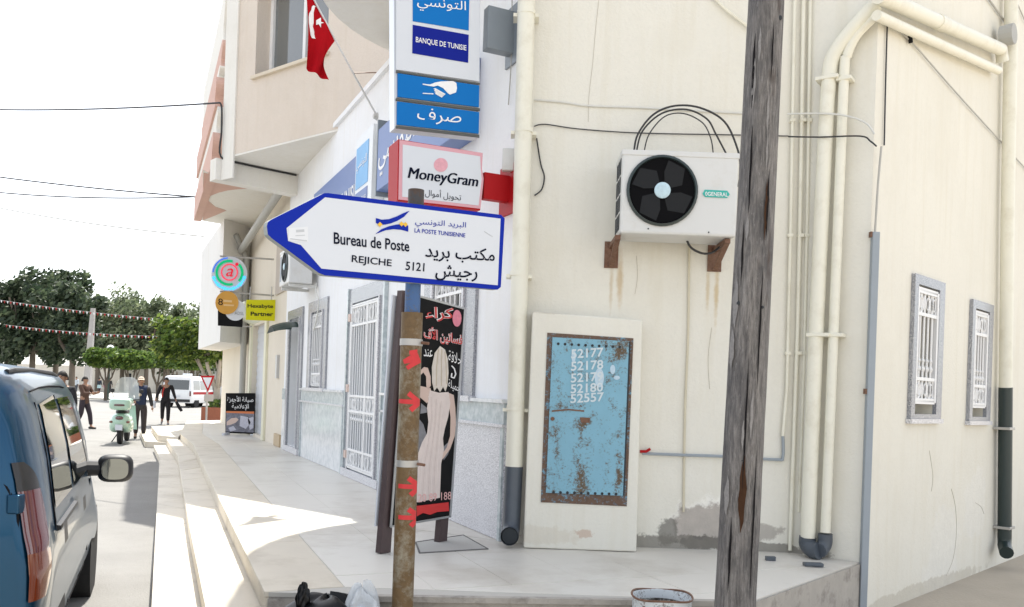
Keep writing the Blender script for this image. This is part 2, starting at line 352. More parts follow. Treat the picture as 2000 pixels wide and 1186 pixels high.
inner = lerp_edge(edge, .445); tpoly = [inner[0], xy(q1), (K.x, K.y), (CI.x, 6.73), (C0.x, 6.73), xy(FA.P(0,0,0)), xy(FA.P(22,0,0)), xy(sE2)] + inner[::-1][:-1]
edge_dir = Vector((sB.x - sA.x, sB.y - sA.y, 0)).normalized(); edge_n = Vector((edge_dir.y, -edge_dir.x, 0))
i0 = Vector((inner[0][0], inner[0][1], 0)); ntile = 0; cut = MB()
for i in range(-3, 46):
    for j in range(0, 9):
        cpos = i0 + edge_dir * ((i + .5) * .5 - .2) + edge_n * ((j + .5) * .5)
        cs = [cpos + edge_dir * a + edge_n * b for a in (-.245, .245) for b in (-.245, .245)]
        k = sum(inside((c.x, c.y), tpoly) for c in cs)
        if k == 4 and ntile < 290:
            o = bpy.data.objects.new('tile', tile_me); scene.collection.objects.link(o); o.parent = terrace
            o.location = Vector((cpos.x, cpos.y, TZ - .001 + random.uniform(-.0006, .0006))) - WL[terrace.name]; o.rotation_euler.z = math.atan2(edge_dir.y, edge_dir.x); ntile += 1
cq = [(inner[0], xy(q1)), (xy(FA.P(0,-.1,0)), (K.x-.01, K.y-.02))]
cut.slab([inner[0], xy(q1), (K.x-.01, K.y-.02), (CI.x, 6.8), (C0.x-.05, 6.8), inner[1]], TZ - .02, TZ - .004)
fu = [0, 3, 11, 15, 21.5]
for i in range(1, 4): cut.slab([inner[i], xy(FA.P(fu[i-1] if i == 1 else fu[i],-.1,0)), xy(FA.P(fu[i+1],-.1,0)), inner[i+1]], TZ - .02, TZ - .004)
cut.build('cut_tile', tile_m, terrace)
# rough rendered front of the terrace below its lip
fr = MB().prism([(sA.x-.0, sA.y-.012, 0), (q1.x, q1.y-.012, 0), (q1.x, q1.y-.012, TZ-.04), (sA.x, sA.y-.012, TZ-.04)], (0, -.004, 0))
fr.prism([(q1.x+.004, q1.y-.012, 0), (K.x+.008, K.y-.012, 0), (K.x+.008, K.y-.012, TZ-.012), (q1.x+.004, q1.y-.012, TZ-.012)], (.004, -.004, 0)).build('front_render', conc, terrace)
MB().prism([(sA.x+.46, sA.y-.03, TZ-.035), (q1.x+.02, q1.y-.03, TZ-.035), (q1.x+.02, q1.y-.03, TZ-.0035), (sA.x+.46, sA.y-.03, TZ-.0035)], (0, .05, 0)).build('edge_lip', conc, terrace)
e2 = [onz(*p, .30) for p in ((408,1186),(374,1028),(349.5,891),(327,857))]; e2[0] = e2[0] + (e2[0]-e2[1]) * .08
e3 = [onz(*p, .15) for p in ((302,1186),(307,1060),(314,894),(302,870))]; e3[0] = e3[0] + (e3[0]-e3[1]) * .3
steps = MB().slab([xy(p) for p in e2] + [xy(sD), xy(sC), xy(sB), xy(sA)], 0, .26).build('terrace_steps', conc, kind='structure')
MB().slab([xy(p) for p in e3] + [xy(e2[3]), xy(e2[2]), xy(e2[1]), xy(e2[0])], 0, .11).build('step_base', conc, steps)
def treads(eo, ei, z):
    for i in range(3):
        n = max(1, round((eo[i+1]-eo[i]).length / 1.4))
        for j in range(n):
            t0, t1 = j/n + .0012, (j+1)/n - .0012; a, b = eo[i].lerp(eo[i+1], t0), eo[i].lerp(eo[i+1], t1); c, d = ei[i].lerp(ei[i+1], t1), ei[i].lerp(ei[i+1], t0)
            ex = FA.n * .02; MB().slab([xy(a+ex), xy(b+ex), xy(c), xy(d)], z - .036, z).build('tread', stone, steps, bevel=.006)
treads(e2, [sA + FA.n*.004, sB + FA.n*.004, sC + FA.n*.004, sD + FA.n*.004], .30); treads(e3, [p + FA.n*.004 for p in e2], .15)
# riser facings of pale stone
for (a, z0, z1) in ((edge[:4], .301, TZ-.036), (e2, .151, .263), (e3, .004, .113)):
    for i in range(3): p, q = a[i], a[i+1]; MB().prism([(p.x, p.y, z0), (q.x, q.y, z0), (q.x, q.y, z1), (p.x, p.y, z1)], FA.n * .012).build('riser', stone, steps)
# second flight further along
ld = MB(); j2, j3 = onz(309,850,.30), onz(283,862,.15)
MB().slab([xy(j3), xy(j3 + FA.d*4.6), xy(sE - FA.n*.0), xy(sD + FA.d*1.0)], .0, .15).build('landing_step', stone, steps, bevel=.008)
MB().slab([xy(j2), xy(j2 + FA.d*4.2), xy(sE - FA.n*.02), xy(sD + FA.d*.9)], .151, .30).build('landing_step', stone, steps, bevel=.008)
# drain cover on the terrace
dc = [onz(*p, TZ) for p in ((812,1060),(905,1046),(953,1073),(820,1081))]
MB().slab([xy(p) for p in dc], TZ-.02, TZ+.003).build('inspection_cover', M('cover cement', (.5,.49,.46), .8, .1, 6), terrace)
m = MB()
for a, b in zip(dc, dc[1:] + dc[:1]): m.tube([a + Vector((0,0,.001)), b + Vector((0,0,.001))], .007, 5)
m.build('cover_joint', M('dark joint', (.16,.155,.15), .9), terrace)

# ------------------------------------------------------------------ buildings
ZR = 5.45
d_ = lambda fr, px, py, v=0: fr.uz(px, py, v)
stains = [(1.62, .66, .40, .30, (.86,.84,.78), .66, .9, 5), (1.60, .64, .37, .27, (.44,.40,.36), .62, .95, 5), (1.28, .56, .12, .16, (.18,.17,.15), .6, .8, 9), (1.55, .50, .3, .07, (.10,.095,.085), .6, .85, 9), (1.95, .60, .30, .10, (.42,.39,.35), .7, .85, 6), (1.35, .47, .5, .10, (.20,.185,.16), .75, .8, 7), (2.0, .47, .6, .06, (.20,.185,.16), .7, .8, 7),
          (.83, 2.55, .03, .30, (.50,.33,.13), .72, .55, 9), (.76, 2.5, .02, .24, (.50,.36,.18), .7, .45, 9), (1.60, 2.48, .025, .30, (.52,.36,.13), .75, .6, 9), (1.53, 2.5, .02, .22, (.52,.38,.18), .7, .5, 9), (.55, .50, .5, .05, (.45,.36,.24), .7, .6, 8)]
side_m = stucco('cream side wall', CREAM, stains); right_m = stucco('cream right wall', (.78, .752, .665), [(4.0, .3, .35, .5, (.80,.78,.72), .8, .5, 3), (4.6, .7, .25, .4, (.80,.78,.72), .8, .5, 3), (3.5, .03, 1.6, .10, (.46,.41,.32), .7, .45, 4)]); cream2 = stucco('cream shop wall', (.74, .68, .58), bs_=.2)
bank = empty('bank_building', (C0.x, C0.y, 0), 'white bank with grey marble dado, iron gate and cream side wall', 'building')
W3 = (1.02, 1.82, 1.60, 2.80); W2 = (6.74, 7.53, 1.60, 2.80); GT = (3.69, 4.95, .56, 2.74); DR = (8.5, 9.4, .56, 2.80)
MB().wall(FA, .0, 9.95, 0, ZR, [W3, W2, GT, DR], .3).build('front_wall', white_wall, bank)
MB().wall(AW, .02, CI.x - C0.x + .02, 0, ZR + .5, [], .3).build('side_wall', side_m, bank)
MB().slab([xy(FA.P(.1,-.31,0)), xy(FA.P(9.9,-.31,0)), (4, 17), (9, 15), (CI.x+.3, 7.1), (C0.x+.5, 7.1)], ZR-.25, ZR-.02).build('roof', soffit_m, bank)
MB().ob(FA, .0, 9.95, .0, .05, ZR, ZR+.07).build('roof_edge', white_wall, bank)
# dado: panels, band, ledge and framed openings, all set proud of the wall
for a, b in ((.06, 3.50), (5.31, 8.20)):
    near = a < 1
    MB().ob(FA, a, b, .001, .018, TZ, 1.36).build('dado_panel', gran_l if near else marble_l, bank)
    MB().ob(FA, a, b, .001, .030, 1.385, 1.555).build('dado_band', marble, bank)
    MB().ob(FA, a - .02, b, .001, .050, 1.36, 1.385).build('dado_moulding', gran_l, bank); MB().ob(FA, a - .02, b, .001, .060, 1.555, 1.585).build('dado_ledge', marble_l, bank)
    for u in (a, b - .05): MB().ob(FA, u, u + .05, .0185, .034, TZ, 1.36).build('panel_edge', marble, bank)
MB().ob(FA, 9.63, 9.95, .001, .02, TZ, 1.36).build('dado_panel', marble_l, bank); MB().ob(FA, 9.63, 9.95, .001, .03, 1.36, 1.56).build('dado_band', marble, bank)
def grille(F, u0, u1, z0, z1, v, nb, rows, parent, mat=white_paint, name='grille', mull=None):
    m = MB(); b = .011
    for u in (u0, u1) + ((mull,) if mull else ()): m.ob(F, u - .02, u + .02, v - .015, v + .02, z0, z1)
    for z in [z0, z1] + [r for rr in rows for r in rr]: m.ob(F, u0, u1, v - .012, v + .016, z - .014, z + .014)
    for i in range(1, nb):
        u = u0 + (u1 - u0) * i / nb
        m.tube([F.P(u, v, z0), F.P(u, v, z1)], b, 6)
        for z in (z0 + .30*(z1-z0), ): m.ball(F.P(u, v, z), .024, .024, .03, 6, 4); m.ball(F.P(u, v, z + .07), .02, .02, .02, 6, 4)
    for r0, r1 in rows:
        n = max(3, int((u1 - u0) / .13)); w = (u1 - u0) / n
        for i in range(n):
            c = u0 + (i + .5) * w; h = (r1 - r0) / 2; zc = (r0 + r1) / 2
            m.tube([F.P(c + w*.48*math.sin(t*math.pi/5), v, zc + h*math.cos(t*math.pi/5)) for t in range(11)], .008, 5)
            m.tube([F.P(c + w*.2*math.sin(t*math.pi/4), v + .01, zc + h*.55*math.cos(t*math.pi/4)) for t in range(9)], .006, 5)
    return m.build(name, mat, parent)
def surround(F, hole, w, parent, mat, wt=None, sill=True, v=.03):
    a, b, c, d = hole; wt = wt or w
    for (p, q, r, s) in ((a - w, a, c, d), (b, b + w, c, d), (a - w, b + w, d, d + wt)): MB().ob(F, p, q, .001, v, r, s).build('stone_surround', mat, parent)
    for (p, q, r, s) in ((a - .035, a, c, d), (b, b + .035, c, d)): MB().ob(F, p, q, v + .001, v + .02, r, s).build('surround_edge', gran_l, parent)
    if sill: MB().ob(F, a - w - .02, b + w + .02, .001, v + .04, c - .05, c).build('sill', gran_l, parent)
for Wn in (W3, W2):
    surround(FA, Wn, .28, bank, gran, .17)
    pn = MB().ob(FA, Wn[0], Wn[1], -.24, -.21, Wn[2], Wn[3]).build('window', glass_d, bank)
    f = MB(); mid = (Wn[0]+Wn[1])/2
    for u in (Wn[0]+.03, mid, Wn[1]-.03): f.ob(FA, u-.03, u+.03, -.208, -.17, Wn[2], Wn[3])
    for z in (Wn[2]+.03, Wn[3]-.03): f.ob(FA, Wn[0]+.06, Wn[1]-.06, -.208, -.17, z-.03, z+.03)
    f.build('window_frame', white_paint, bank)
    grille(FA, Wn[0]+.03, Wn[1]-.03, Wn[2]+.04, Wn[3]-.05, .0, 6, [(Wn[3]-.25, Wn[3]-.06), (Wn[2]+.05, Wn[2]+.22)], bank)
surround(FA, GT, .19, bank, gran, .19, False); MB().ob(FA, GT[0]-.19, GT[1]+.30, .001, .05, TZ, .555).build('threshold', gran_l, bank)
for u in (GT[0]-.24, GT[1]+.19): MB().ob(FA, u, u+.05, .001, .05, .556, 2.95).build('surround_edge', marble, bank)
MB().ob(FA, GT[0], GT[1], -.27, -.24, GT[2], GT[3]).build('door', M('pale grey door', (.27,.32,.37), .35, .08, 3), bank)
gate = MB().ob(FA, GT[0], GT[0]+.04, .0, .03, GT[2]+.02, GT[3]-.02).build('gate', white_paint, bank)
grille(FA, GT[0]+.03, GT[1]-.03, GT[2]+.03, GT[3]-.04, .03, 11, [(GT[3]-.30, GT[3]-.06), (1.32, 1.52), (GT[2]+.05, GT[2]+.26)], gate, mull=4.15)
for z in (.75, 1.62, 2.55): MB().ob(FA, GT[1]-.01, GT[1]+.08, .031, .07, z-.05, z+.05).build('hinge', M('copper hinge', (.62,.48,.42), .5), gate)
surround(FA, DR, .22, bank, gran, .16, False); MB().ob(FA, DR[0]-.2, DR[1]+.2, .001, .05, TZ, .555).build('threshold', gran_l, bank)
MB().ob(FA, DR[0], DR[1], -.29, -.26, DR[2], DR[3]).build('door', granite('dark door granite', (.06,.07,.08), (.16,.18,.19), (.28,.30,.31), 90), bank)
aw = MB(); aw.grid(lambda a, b: FA.P(8.55 + .75*a, .02 + .42*b, 2.62 + .12*math.sin(math.pi*a) - .10*b*b), 8, 4).build('door_canopy', M('dark green canopy', (.02,.05,.045), .3), bank)
# rotated upper storey
Pf = FA.P(*[(lambda u: u)(FA.uz(660, 246)[0])], 0, 0)
WD = Vector((-.788, .616, 0)); WF = Fr(xy(Pf), xy(WD), (-.616, -.788))
uV1 = WF.uz(436, 311)[0]; V1 = WF.P(uV1, 0, 0); SFD = Vector((-.40, .917, 0)); V2 = V1 + SFD * 6.0
SF = Fr(xy(V1), xy(SFD), (-.917, -.40))
wu0, wz0 = WF.uz(498, 150); wu1 = WF.uz(640, 86)[0]; HT = 8.5
win = (min(wu0, wu1), max(wu0, wu1), wz0, wz0 + 1.5)
MB().wall(WF, -2.0, uV1, ZR - .03, HT, [win], .4).build('upper_wall', beige_tex, bank)
MB().wall(SF, 0, 6.0, ZR - .03, HT, [], .3).build('street_wall', soffit_m, bank)
MB().slab([xy(WF.P(-2,-.3,0)), xy(V1), xy(V2), xy(V2 + Vector((6,2,0))), xy(WF.P(-2,-6,0))], HT - .2, HT).build('upper_roof', soffit_m, bank)
bmE = FA.P(FA.uz(582, 345)[0], 0, 0)
soff_pts = [xy(Pf), xy(V1), xy(V2), xy(FA.P(15.2, -.1, 0)), xy(FA.P(FA.uz(660,246)[0], -.1, 0))]
MB().slab(soff_pts, ZR - .06, ZR - .032).build('soffit', soffit_m, bank)
bd = (bmE - V1).normalized(); bn = Vector((bd.y, -bd.x, 0)); BF = Fr(xy(V1), xy(bd), xy(bn))
MB().ob(BF, -.12, (bmE - V1).length, -.25, 0, ZR - .42, ZR - .061).build('edge_beam', soffit_m, bank)
MB().ob(WF, win[0] - .05, win[1] + .05, -.3, .06, win[2] - .05, win[2]).build('sill', M('stone sill', (.66,.58,.46), .7), bank)
wp = MB().ob(WF, win[0], win[1], -.34, -.31, win[2], win[3]).build('window', glassy('upper window glass', (.13,.14,.14)), bank)
f = MB()
for u in (win[0]+.035, (win[0]+win[1])/2, win[1]-.035): f.ob(WF, u-.035, u+.035, -.309, -.26, win[2], win[3])
f.ob(WF, win[0]+.07, win[1]-.07, -.309, -.26, win[2], win[2]+.07).build('frame', white_paint, wp)
# pink scalloped paint and stepped mouldings on the street edge
for z0, z1, pv, mt in ((5.36, 5.9, .16, pink), (5.9, 6.35, .10, soffit_m), (6.35, 6.85, .14, pink), (6.85, 7.05, .09, soffit_m), (7.05, 7.5, .06, pink), (7.5, 8.4, .04, soffit_m)):
    m = MB(); n = 10
    pts = [SF.P(.30 + .10*math.sin(math.pi*i/n*2), pv, z0 + (z1-z0)*i/n) for i in range(n+1)]
    m.prism([SF.P(6.0, pv, z0)] + pts + [SF.P(6.0, pv, z1)], -SF.n * (pv + .0 if mt is pink else pv - .002)).build('scalloped_moulding', mt, bank)
pz = ZR - .066; cB = lambda pts: cv(pts, 380, 280, .1686)
MB().slab([xy(onz(*p, pz)) for p in ((396,332),(397,432),(486,447),(540,371),(440,350),(417,343))], pz, pz + .005).build('soffit_skin', soffit_m, bank)
MB().prism([onz(*p, pz - .001) for p in cB([(225,370),(930,530),(700,520),(500,530),(380,545),(280,570),(190,605),(150,640),(165,670),(240,735),(370,778),(240,835),(100,890),(95,600),(105,340)])], (0,0,-.004)).build('soffit_paint', pink, bank)
MB().ob(WF, uV1 - .33, uV1 + .0, .001, .03, ZR - .42, HT).build('corner_pilaster', soffit_m, bank)
# rounded balcony over the bank
rb = Vector((.05, 8.8, 0)); m = MB()
m.lathe(rb + Vector((0,0,5.72)), [(2.2, 0), (2.2, .2)], 48).build('balcony_slab', soffit_m, bank, smooth=True)
m = MB(); seg = 48
for k in range(seg):
    a0, a1 = 2*math.pi*k/seg, 2*math.pi*(k+1)/seg
    pp = lambda a, r, z: rb + Vector((r*math.cos(a), r*math.sin(a), z))
    m.hexa([pp(a0,2.06,5.92), pp(a1,2.06,5.92), pp(a1,2.18,5.92), pp(a0,2.18,5.92), pp(a0,2.06,6.7), pp(a1,2.06,6.7), pp(a1,2.18,6.7), pp(a0,2.18,6.7)])
m.build('balcony_parapet', soffit_m, bank, doubles=True)
# shop next door
shop = empty('shop_building', xy(FA.P(9.95,0,0)) + (0,), 'cream shop building past the bank with a grey roller shutter', 'building')
SH = (12.3, 14.2, TZ + .05, 2.95); DJ = (10.6, 11.5, TZ+.05, 2.6)
MB().wall(FA, 9.955, 15.3, 0, ZR - .07, [SH], .3, -.02).build('wall', cream2, shop)
m = MB()
for i in range(28): z = SH[2] + (SH[3]-SH[2]) * i / 28; m.ob(FA, SH[0], SH[1], -.16 - .012*(i % 2), -.12 - .012*(i % 2), z, z + (SH[3]-SH[2])/28)
m.build('roller_shutter', M('grey shutter', (.58,.60,.64), .5), shop)
MB().ob(FA, SH[0], SH[0]+.10, -.119, -.05, SH[2], SH[3]).build('shutter_rail', dark_in, shop)
for u in (SH[0]-.28, SH[1]+.02): MB().ob(FA, u, u+.26, -.019, .03, TZ, SH[3]+.2).build('door_jamb', M('pale yellow jamb', (.74,.72,.56), .6), shop)
MB().prism([FA.P(11.9,-.019,3.0), FA.P(14.6,-.019,3.0), FA.P(14.6,.50,3.25), FA.P(11.9,.50,3.25)], (0,0,.06)).build('shop_canopy', M('pale canopy', (.72,.74,.62), .6), shop)
MB().ob(FA, 10.1, 11.2, -.018, .012, 3.4, 4.5).build('wall_panel', M('taupe panel', (.50,.44,.38), .8), shop)
MB().ob(FA, 10.15, 10.75, -.019, .02, TZ, .68).build('skirting', M('tan skirting', (.50,.39,.25), .6), shop)
MB().ob(FA, 10.62, 10.78, -.019, .03, 1.75, 2.2).build('intercom', alu, shop)
LB = aty(432, 600, 19.4); FB = FA.P(15.05, 0, 0)
far = empty('overhanging_block', (LB.x, LB.y, 2.5), 'white block overhanging the pavement behind the round neon sign', 'building')
zb = aty(440, 668, 19.4).z
MB().slab([xy(LB), xy(FB), xy(FB + FA.d*5.6), xy(LB + FA.d*5.6)], zb, ZR - .065).build('wall', stucco('far white wall', (.80,.79,.77), bs_=.1), far)
MB().slab([xy(FB - FA.n*.0 + FA.d*.2), xy(FB + FA.d*.2 - FA.n*3), xy(FB + FA.d*5 - FA.n*3), xy(FB + FA.d*5)], 0, zb).build('ground_floor', cream2, far)
# corner building on the right
cb = empty('corner_building', (K.x, K.y, 0), 'cream rendered corner building with two small grilled windows', 'building')
MB().wall(RW, 0, RL, 0, 7.0, [], .25).build('return_wall', side_m, cb)
hol = []
for pts in (((1779,530),(1838,557),(1831,818),(1772,818)), ((1892.6,581),(1934,600),(1927,822),(1887,822))):
    uz = [GW.uz(*p) for p in pts]; hol.append(((uz[0][0]+uz[3][0])/2, (uz[1][0]+uz[2][0])/2, (uz[2][1]+uz[3][1])/2, (uz[0][1]+uz[1][1])/2))
inn = [(a+.085, b-.13, c+.04, d-.08) for a, b, c, d in hol]
MB().wall(GW, 0, 9.0, -.1, 7.0, inn, .32).build('right_wall', right_m, cb)
MB().slab([(CI.x, 6.9), (K.x, K.y+.3), xy(GW.P(8.8,-.3,0)), (4, 17)], 6.7, 6.95).build('roof', soffit_m, cb)
for h, i in zip(hol, inn):
    a, b, c, d = i
    for (p, q, r, s) in ((h[0], a, h[2], h[3]), (b, h[1], h[2], h[3]), (a, b, d, h[3]), (a, b, h[2], c)): MB().ob(GW, p, q, .001, .035, r, s).build('stone_surround', gran, cb)
    MB().ob(GW, h[0]-.02, h[1]+.02, .001, .05, h[2]-.04, h[2]-.001).build('sill', gran_l, cb)
    MB().ob(GW, a, b, -.27, -.24, c, d).build('window', glass_d, cb)
    f = MB()
    for u in (a+.03, b-.03): f.ob(GW, u-.03, u+.03, -.239, -.19, c, d)
    f.build('window_frame', white_paint, cb)
    grille(GW, a+.02, b-.02, c+.10, d-.03, .01, 5, [(d-.24, d-.05), (c+.12, c+.30)], cb)

# ------------------------------------------------------------------ pipes and cables on the walls
def pline(pts, fr, v): return [fr.P(fr.uz(x, y, v)[0], v, fr.uz(x, y, v)[1]) for x, y in pts]
def smoothp(pts, n=6):
    out = []
    for i in range(len(pts) - 1):
        p0, p1, p2, p3 = pts[max(i-1,0)], pts[i], pts[i+1], pts[min(i+2, len(pts)-1)]
        for k in range(n):
            t = k / n; out.append(.5*((2*p1)+(p2-p0)*t+(2*p0-5*p1+4*p2-p3)*t*t+(3*p1-p0-3*p2+p3)*t**3))
    return out + [pts[-1]]
def clamp(fr, px, py, v, r, parent, mat=pvc):
    u, z = fr.uz(px, py, v); MB().ob(fr, u - r*1.5, u + r*1.5, .002, v + r*1.08, z - .014, z + .014).build('pipe_clamp', mat, parent, bevel=.004)
def pipe(name, label, path, r, mat, cat='pipe', group=None, seg=14):
    base = min(path, key=lambda p: p.z); t = empty(name, base, label, cat, group); MB().tube(path, r, seg).build('tube', mat, t, smooth=True); return t
dp = pipe('drainpipe', 'white drainpipe at the bank corner with a dark grey foot', [aty(1031,-120,6.60), aty(1028,0,6.60), aty(1018,440,6.60), aty(1004,912,6.60)], .068, pvc)
MB().tube([aty(1004,911,6.60), aty(999,1015,6.60), aty(998,1035,6.57), aty(996,1047,6.50), aty(995,1048,6.44)], .07, 16, False).build('foot', pvcg, dp, smooth=True)
MB().tube([aty(996,1047,6.47), aty(995.6,1047.5,6.46)], .064, 16).build('mouth', dark_in, dp)
for py, px in ((25,1028), (255,1023), (535,1014), (797,1007)): MB().lathe(aty(px, py, 6.60) - Vector((0,0,.018)), [(.072,0),(.072,.036)], 16).build('joint', pvc, dp, smooth=True); c = aty(px, py, 6.60); MB().box(c.x-.10, c.x+.10, 6.60, 6.728, c.z-.03, c.z-.004).build('pipe_clamp', pvc, dp)
pa = pipe('waste_pipe', 'thick cream waste pipe, left of the pair ending in a dark bend', smoothp([RW.P(RW.uz(*p, .09)[0], .09, RW.uz(*p, .09)[1]) for p in ((1578,1050),(1592,700),(1608,350),(1618,170),(1628,110),(1668,55),(1712,8))], 5), .057, pvc, group='waste pipes on the return wall')
pb = pipe('waste_pipe', 'thinner cream waste pipe, right of the pair ending in a dark bend', smoothp([RW.P(RW.uz(*p, .08)[0], .08, RW.uz(*p, .08)[1]) for p in ((1612,1040),(1630,600),(1648,160),(1654,110),(1672,70),(1708,32))], 5), .038, pvc, group='waste pipes on the return wall')
e0 = RW.P(RW.uz(1578,1048,.09)[0], .09, 0); e1 = RW.P(RW.uz(1612,1036,.08)[0], .08, 0)
MB().tube(smoothp([Vector((e0.x,e0.y,.60)), Vector((e0.x,e0.y,.545)), e0.lerp(e1,.25)+Vector((0,-.04,.51)), e0.lerp(e1,.5)+Vector((0,-.06,.512))], 4), .066, 14).build('bend', pvcg, pa, smooth=True)
MB().tube(smoothp([Vector((e1.x,e1.y,.64)), Vector((e1.x,e1.y,.57)), e1.lerp(e0,.25)+Vector((0,-.03,.525)), e1.lerp(e0,.45)+Vector((0,-.06,.515))], 4), .055, 14).build('bend', pvcg, pb, smooth=True)
for t, px, v, r in ((pa, 1618, .09, .057), (pb, 1650, .08, .038)):
    for py in (155, 655): clamp(RW, px - (py-155)*.035, py, v, r, t)
GP = lambda px, py, v: GW.P(GW.uz(px, py, v)[0], v, GW.uz(px, py, v)[1])
g1 = pipe('wall_pipe', 'upper cream pipe sloping along the right wall', [GP(1716,-8,.09), GP(1955,97,.09), GP(1958,120,.09)], .057, pvc, group='sloping pipes on the right wall'); MB().tube([GP(1830,42,.09), GP(1845,49,.09)], .063, 14).build('joint', pvc, g1, smooth=True)
g2 = pipe('wall_pipe', 'lower cream pipe sloping along the right wall', [GP(1712,30,.07), GP(1760,52,.07), GP(1950,138,.07)], .038, pvc, group='sloping pipes on the right wall')
g3 = pipe('drainpipe', 'cream drainpipe on the right wall with a black lower length', [GP(1976,-40,.09), GP(1974,80,.09), GP(1968,420,.09), GP(1964,760,.09)], .062, pvc); MB().tube([GP(1964,757,.09), GP(1962,1050,.09), GP(1962,1066,.10), GP(1966,1080,.16)], .066, 14).build('foot', M('black pipe', (.02,.035,.035), .35), g3, smooth=True)
for py in (837, 1030): clamp(GW, 1963, py, .09, .064, g3, steel)
MB().lathe(GP(1955,72,.06), [(.10,0),(.10,.12)], 14, ax=GW.n).build('collar', M('grey cement collar', (.42,.42,.40), .8), g3)
for i, (pts, r, lb) in enumerate(((((1553,-40),(1545,400),(1537,760),(1529,852)), .013, 'leftmost thin cream conduit running up the side wall'), (((1570,-40),(1565,300),(1558,640),(1543,1075)), .016, 'middle thin cream conduit running up the side wall'), (((1583,-40),(1577,400),(1571,700),(1560,1000)), .014, 'thin cream conduit nearest the thick waste pipe'))):
    t = pipe('conduit', lb, pline(pts, AW if i == 0 else AW, .03), r, pvc, 'conduit', 'thin conduits beside the waste pipes', 8)
    for py in (235, 460, 690): clamp(AW, pts[1][0] + (400-py)*.02, py, .03, r, t)
def cable(name, label, pts, fr, v, r, mat, cat='cable', extra=None):
    p = smoothp(pline(pts, fr, v), 5); t = MB().tube(p + (extra or []), r, 6); return t.build(name, mat, None, smooth=True, label=label, cat=cat)
cable('cable', 'pale upper cable across the side wall above the air conditioner', [(1043,195),(1100,200),(1150,207),(1260,211),(1440,221),(1500,223)], AW, .012, .007, white_cable)
cable('cable', 'dark lower cable across the side wall behind the hose loops', [(1043,247),(1065,243),(1130,252),(1250,260),(1450,264),(1540,266)], AW, .014, .0045, M('faded black cable', (.06,.06,.06), .6))
MB().tube(smoothp([RW.P(*(lambda q: (q[0], .16, q[1]))(RW.uz(x, y, .16))) for x, y in ((1538,223),(1600,222),(1650,226),(1690,240),(1708,262))], 5), .007, 6).build('cable', white_cable, smooth=True, label='pale cable looping round the waste pipes to the corner', cat='cable')
MB().tube(smoothp([RW.P(*(lambda q: (q[0], .16, q[1]))(RW.uz(x, y, .16))) for x, y in ((1540,267),(1600,268),(1680,266),(1700,276),(1712,286))], 5), .006, 6).build('cable', black_cable, smooth=True, label='dark cable crossing the waste pipes to the corner', cat='cable')
cable('cable', 'short grey cable loop hanging beside the bank drainpipe', [(1048,270),(1056,320),(1063,345),(1058,370),(1044,382)], AW, .02, .006, black_cable)
cable('cable', 'thin vertical cable below the first air conditioner', [(1346,478),(1344,650),(1338,800),(1335,1000)], AW, .012, .009, M('painted conduit', (.62,.57,.44), .7))
cable('cable', 'diagonal cream pipe high on the side wall by the timber pole', [(1390,-10),(1420,20),(1475,62)], AW, .03, .014, pvc)
cable('cable', 'grey conduit running low along the side wall to an upright elbow', [(1255,886),(1330,889),(1420,892),(1515,898),(1529,893),(1529,850)], AW, .025, .012, conduit_g)
MB().tube(pline([(1250,882),(1262,882),(1270,877)], AW, .03), .012, 6).build('red_tape', red, label='scrap of red tape on the low grey conduit', cat='tape')
cable('cable', 'black wire running up the right wall from the building corner', [(1727,284),(1730,150),(1733,47)], GW, .015, .006, black_cable)
cable('cable', 'grey wire slanting down across the right wall', [(1733,47),(1778,80),(1880,195),(2040,370)], GW, .02, .006, grey_cable)
cable('cable', 'thin cable slanting down to the right drainpipe', [(1925,-10),(1950,25),(1974,58)], GW, .02, .009, grey_cable)
for fr_, pts, par in ((AW, [(1170,-5),(1163,60),(1158,120),(1150,190),(1149,238)], bank), (AW, [(1243,500),(1245,540),(1240,575)], bank), (AW, [(1390,640),(1383,700),(1386,760)], bank), (GW, [(1858,955),(1866,990),(1868,1040),(1862,1090),(1848,1125)], cb), (GW, [(1905,982),(1916,990),(1922,1004)], cb), (GW, [(1815,880),(1822,930),(1819,960)], cb)):
    MB().tube(smoothp(pline(pts, fr_, .0015), 4), .0018, 4).build('crack', M('crack shadow', (.46,.42,.35), .9), par)
cable('cable', 'thin wire at the top right of the right wall', [(1982,-5),(2010,60)], GW, .02, .006, grey_cable)
MB().tube([GP(1777,70,.03), GP(1779,84,.03)], .018, 8).build('insulator', black, label='small black insulator on the slanting grey wire', cat='insulator')
kc = K + Vector((.0, -.02, 0)); kz = lambda py: aty(1700, py, K.y).z
ct = empty('corner_conduit', (K.x, K.y, 0), 'flat grey cable cover running up the building corner', 'conduit')
MB().box(K.x-.005, K.x+.05, K.y-.055, K.y-.012, 0, kz(455)).build('cover', conduit_g, ct, bevel=.005)
MB().tube([(K.x+.02, K.y-.03, kz(456)), (K.x+.03, K.y-.03, kz(360)), (K.x+.05, K.y-.02, kz(287))], .008, 6).build('cable', grey_cable, ct)
for py in (460, 765): MB().box(K.x-.02, K.x-.006, K.y-.05, K.y-.013, kz(py)-.02, kz(py)+.02).build('clip', rust_m, ct)
MB().box(*(lambda c: (c.x-.05, c.x+.05, c.y-.05, c.y+.02, c.z-.09, c.z+.09))(FA.P(.12,.04,FA.uz(990,322)[1]))).build('junction_box', offwhite, label='small white junction box on the bank corner', cat='box', bevel=.01)
cable('cable', 'thin grey wire down the facade edge beside the blade signs', [(1000,-10),(1000,60),(998,130),(993,205)], FA, .02, .005, grey_cable)
m = MB().box(1.95, 2.02, 6.33, 6.37, TZ+.001, TZ+.03).build('pipe_scrap', pvcg, label='short grey pipe scrap lying under the thin conduits', cat='scrap')
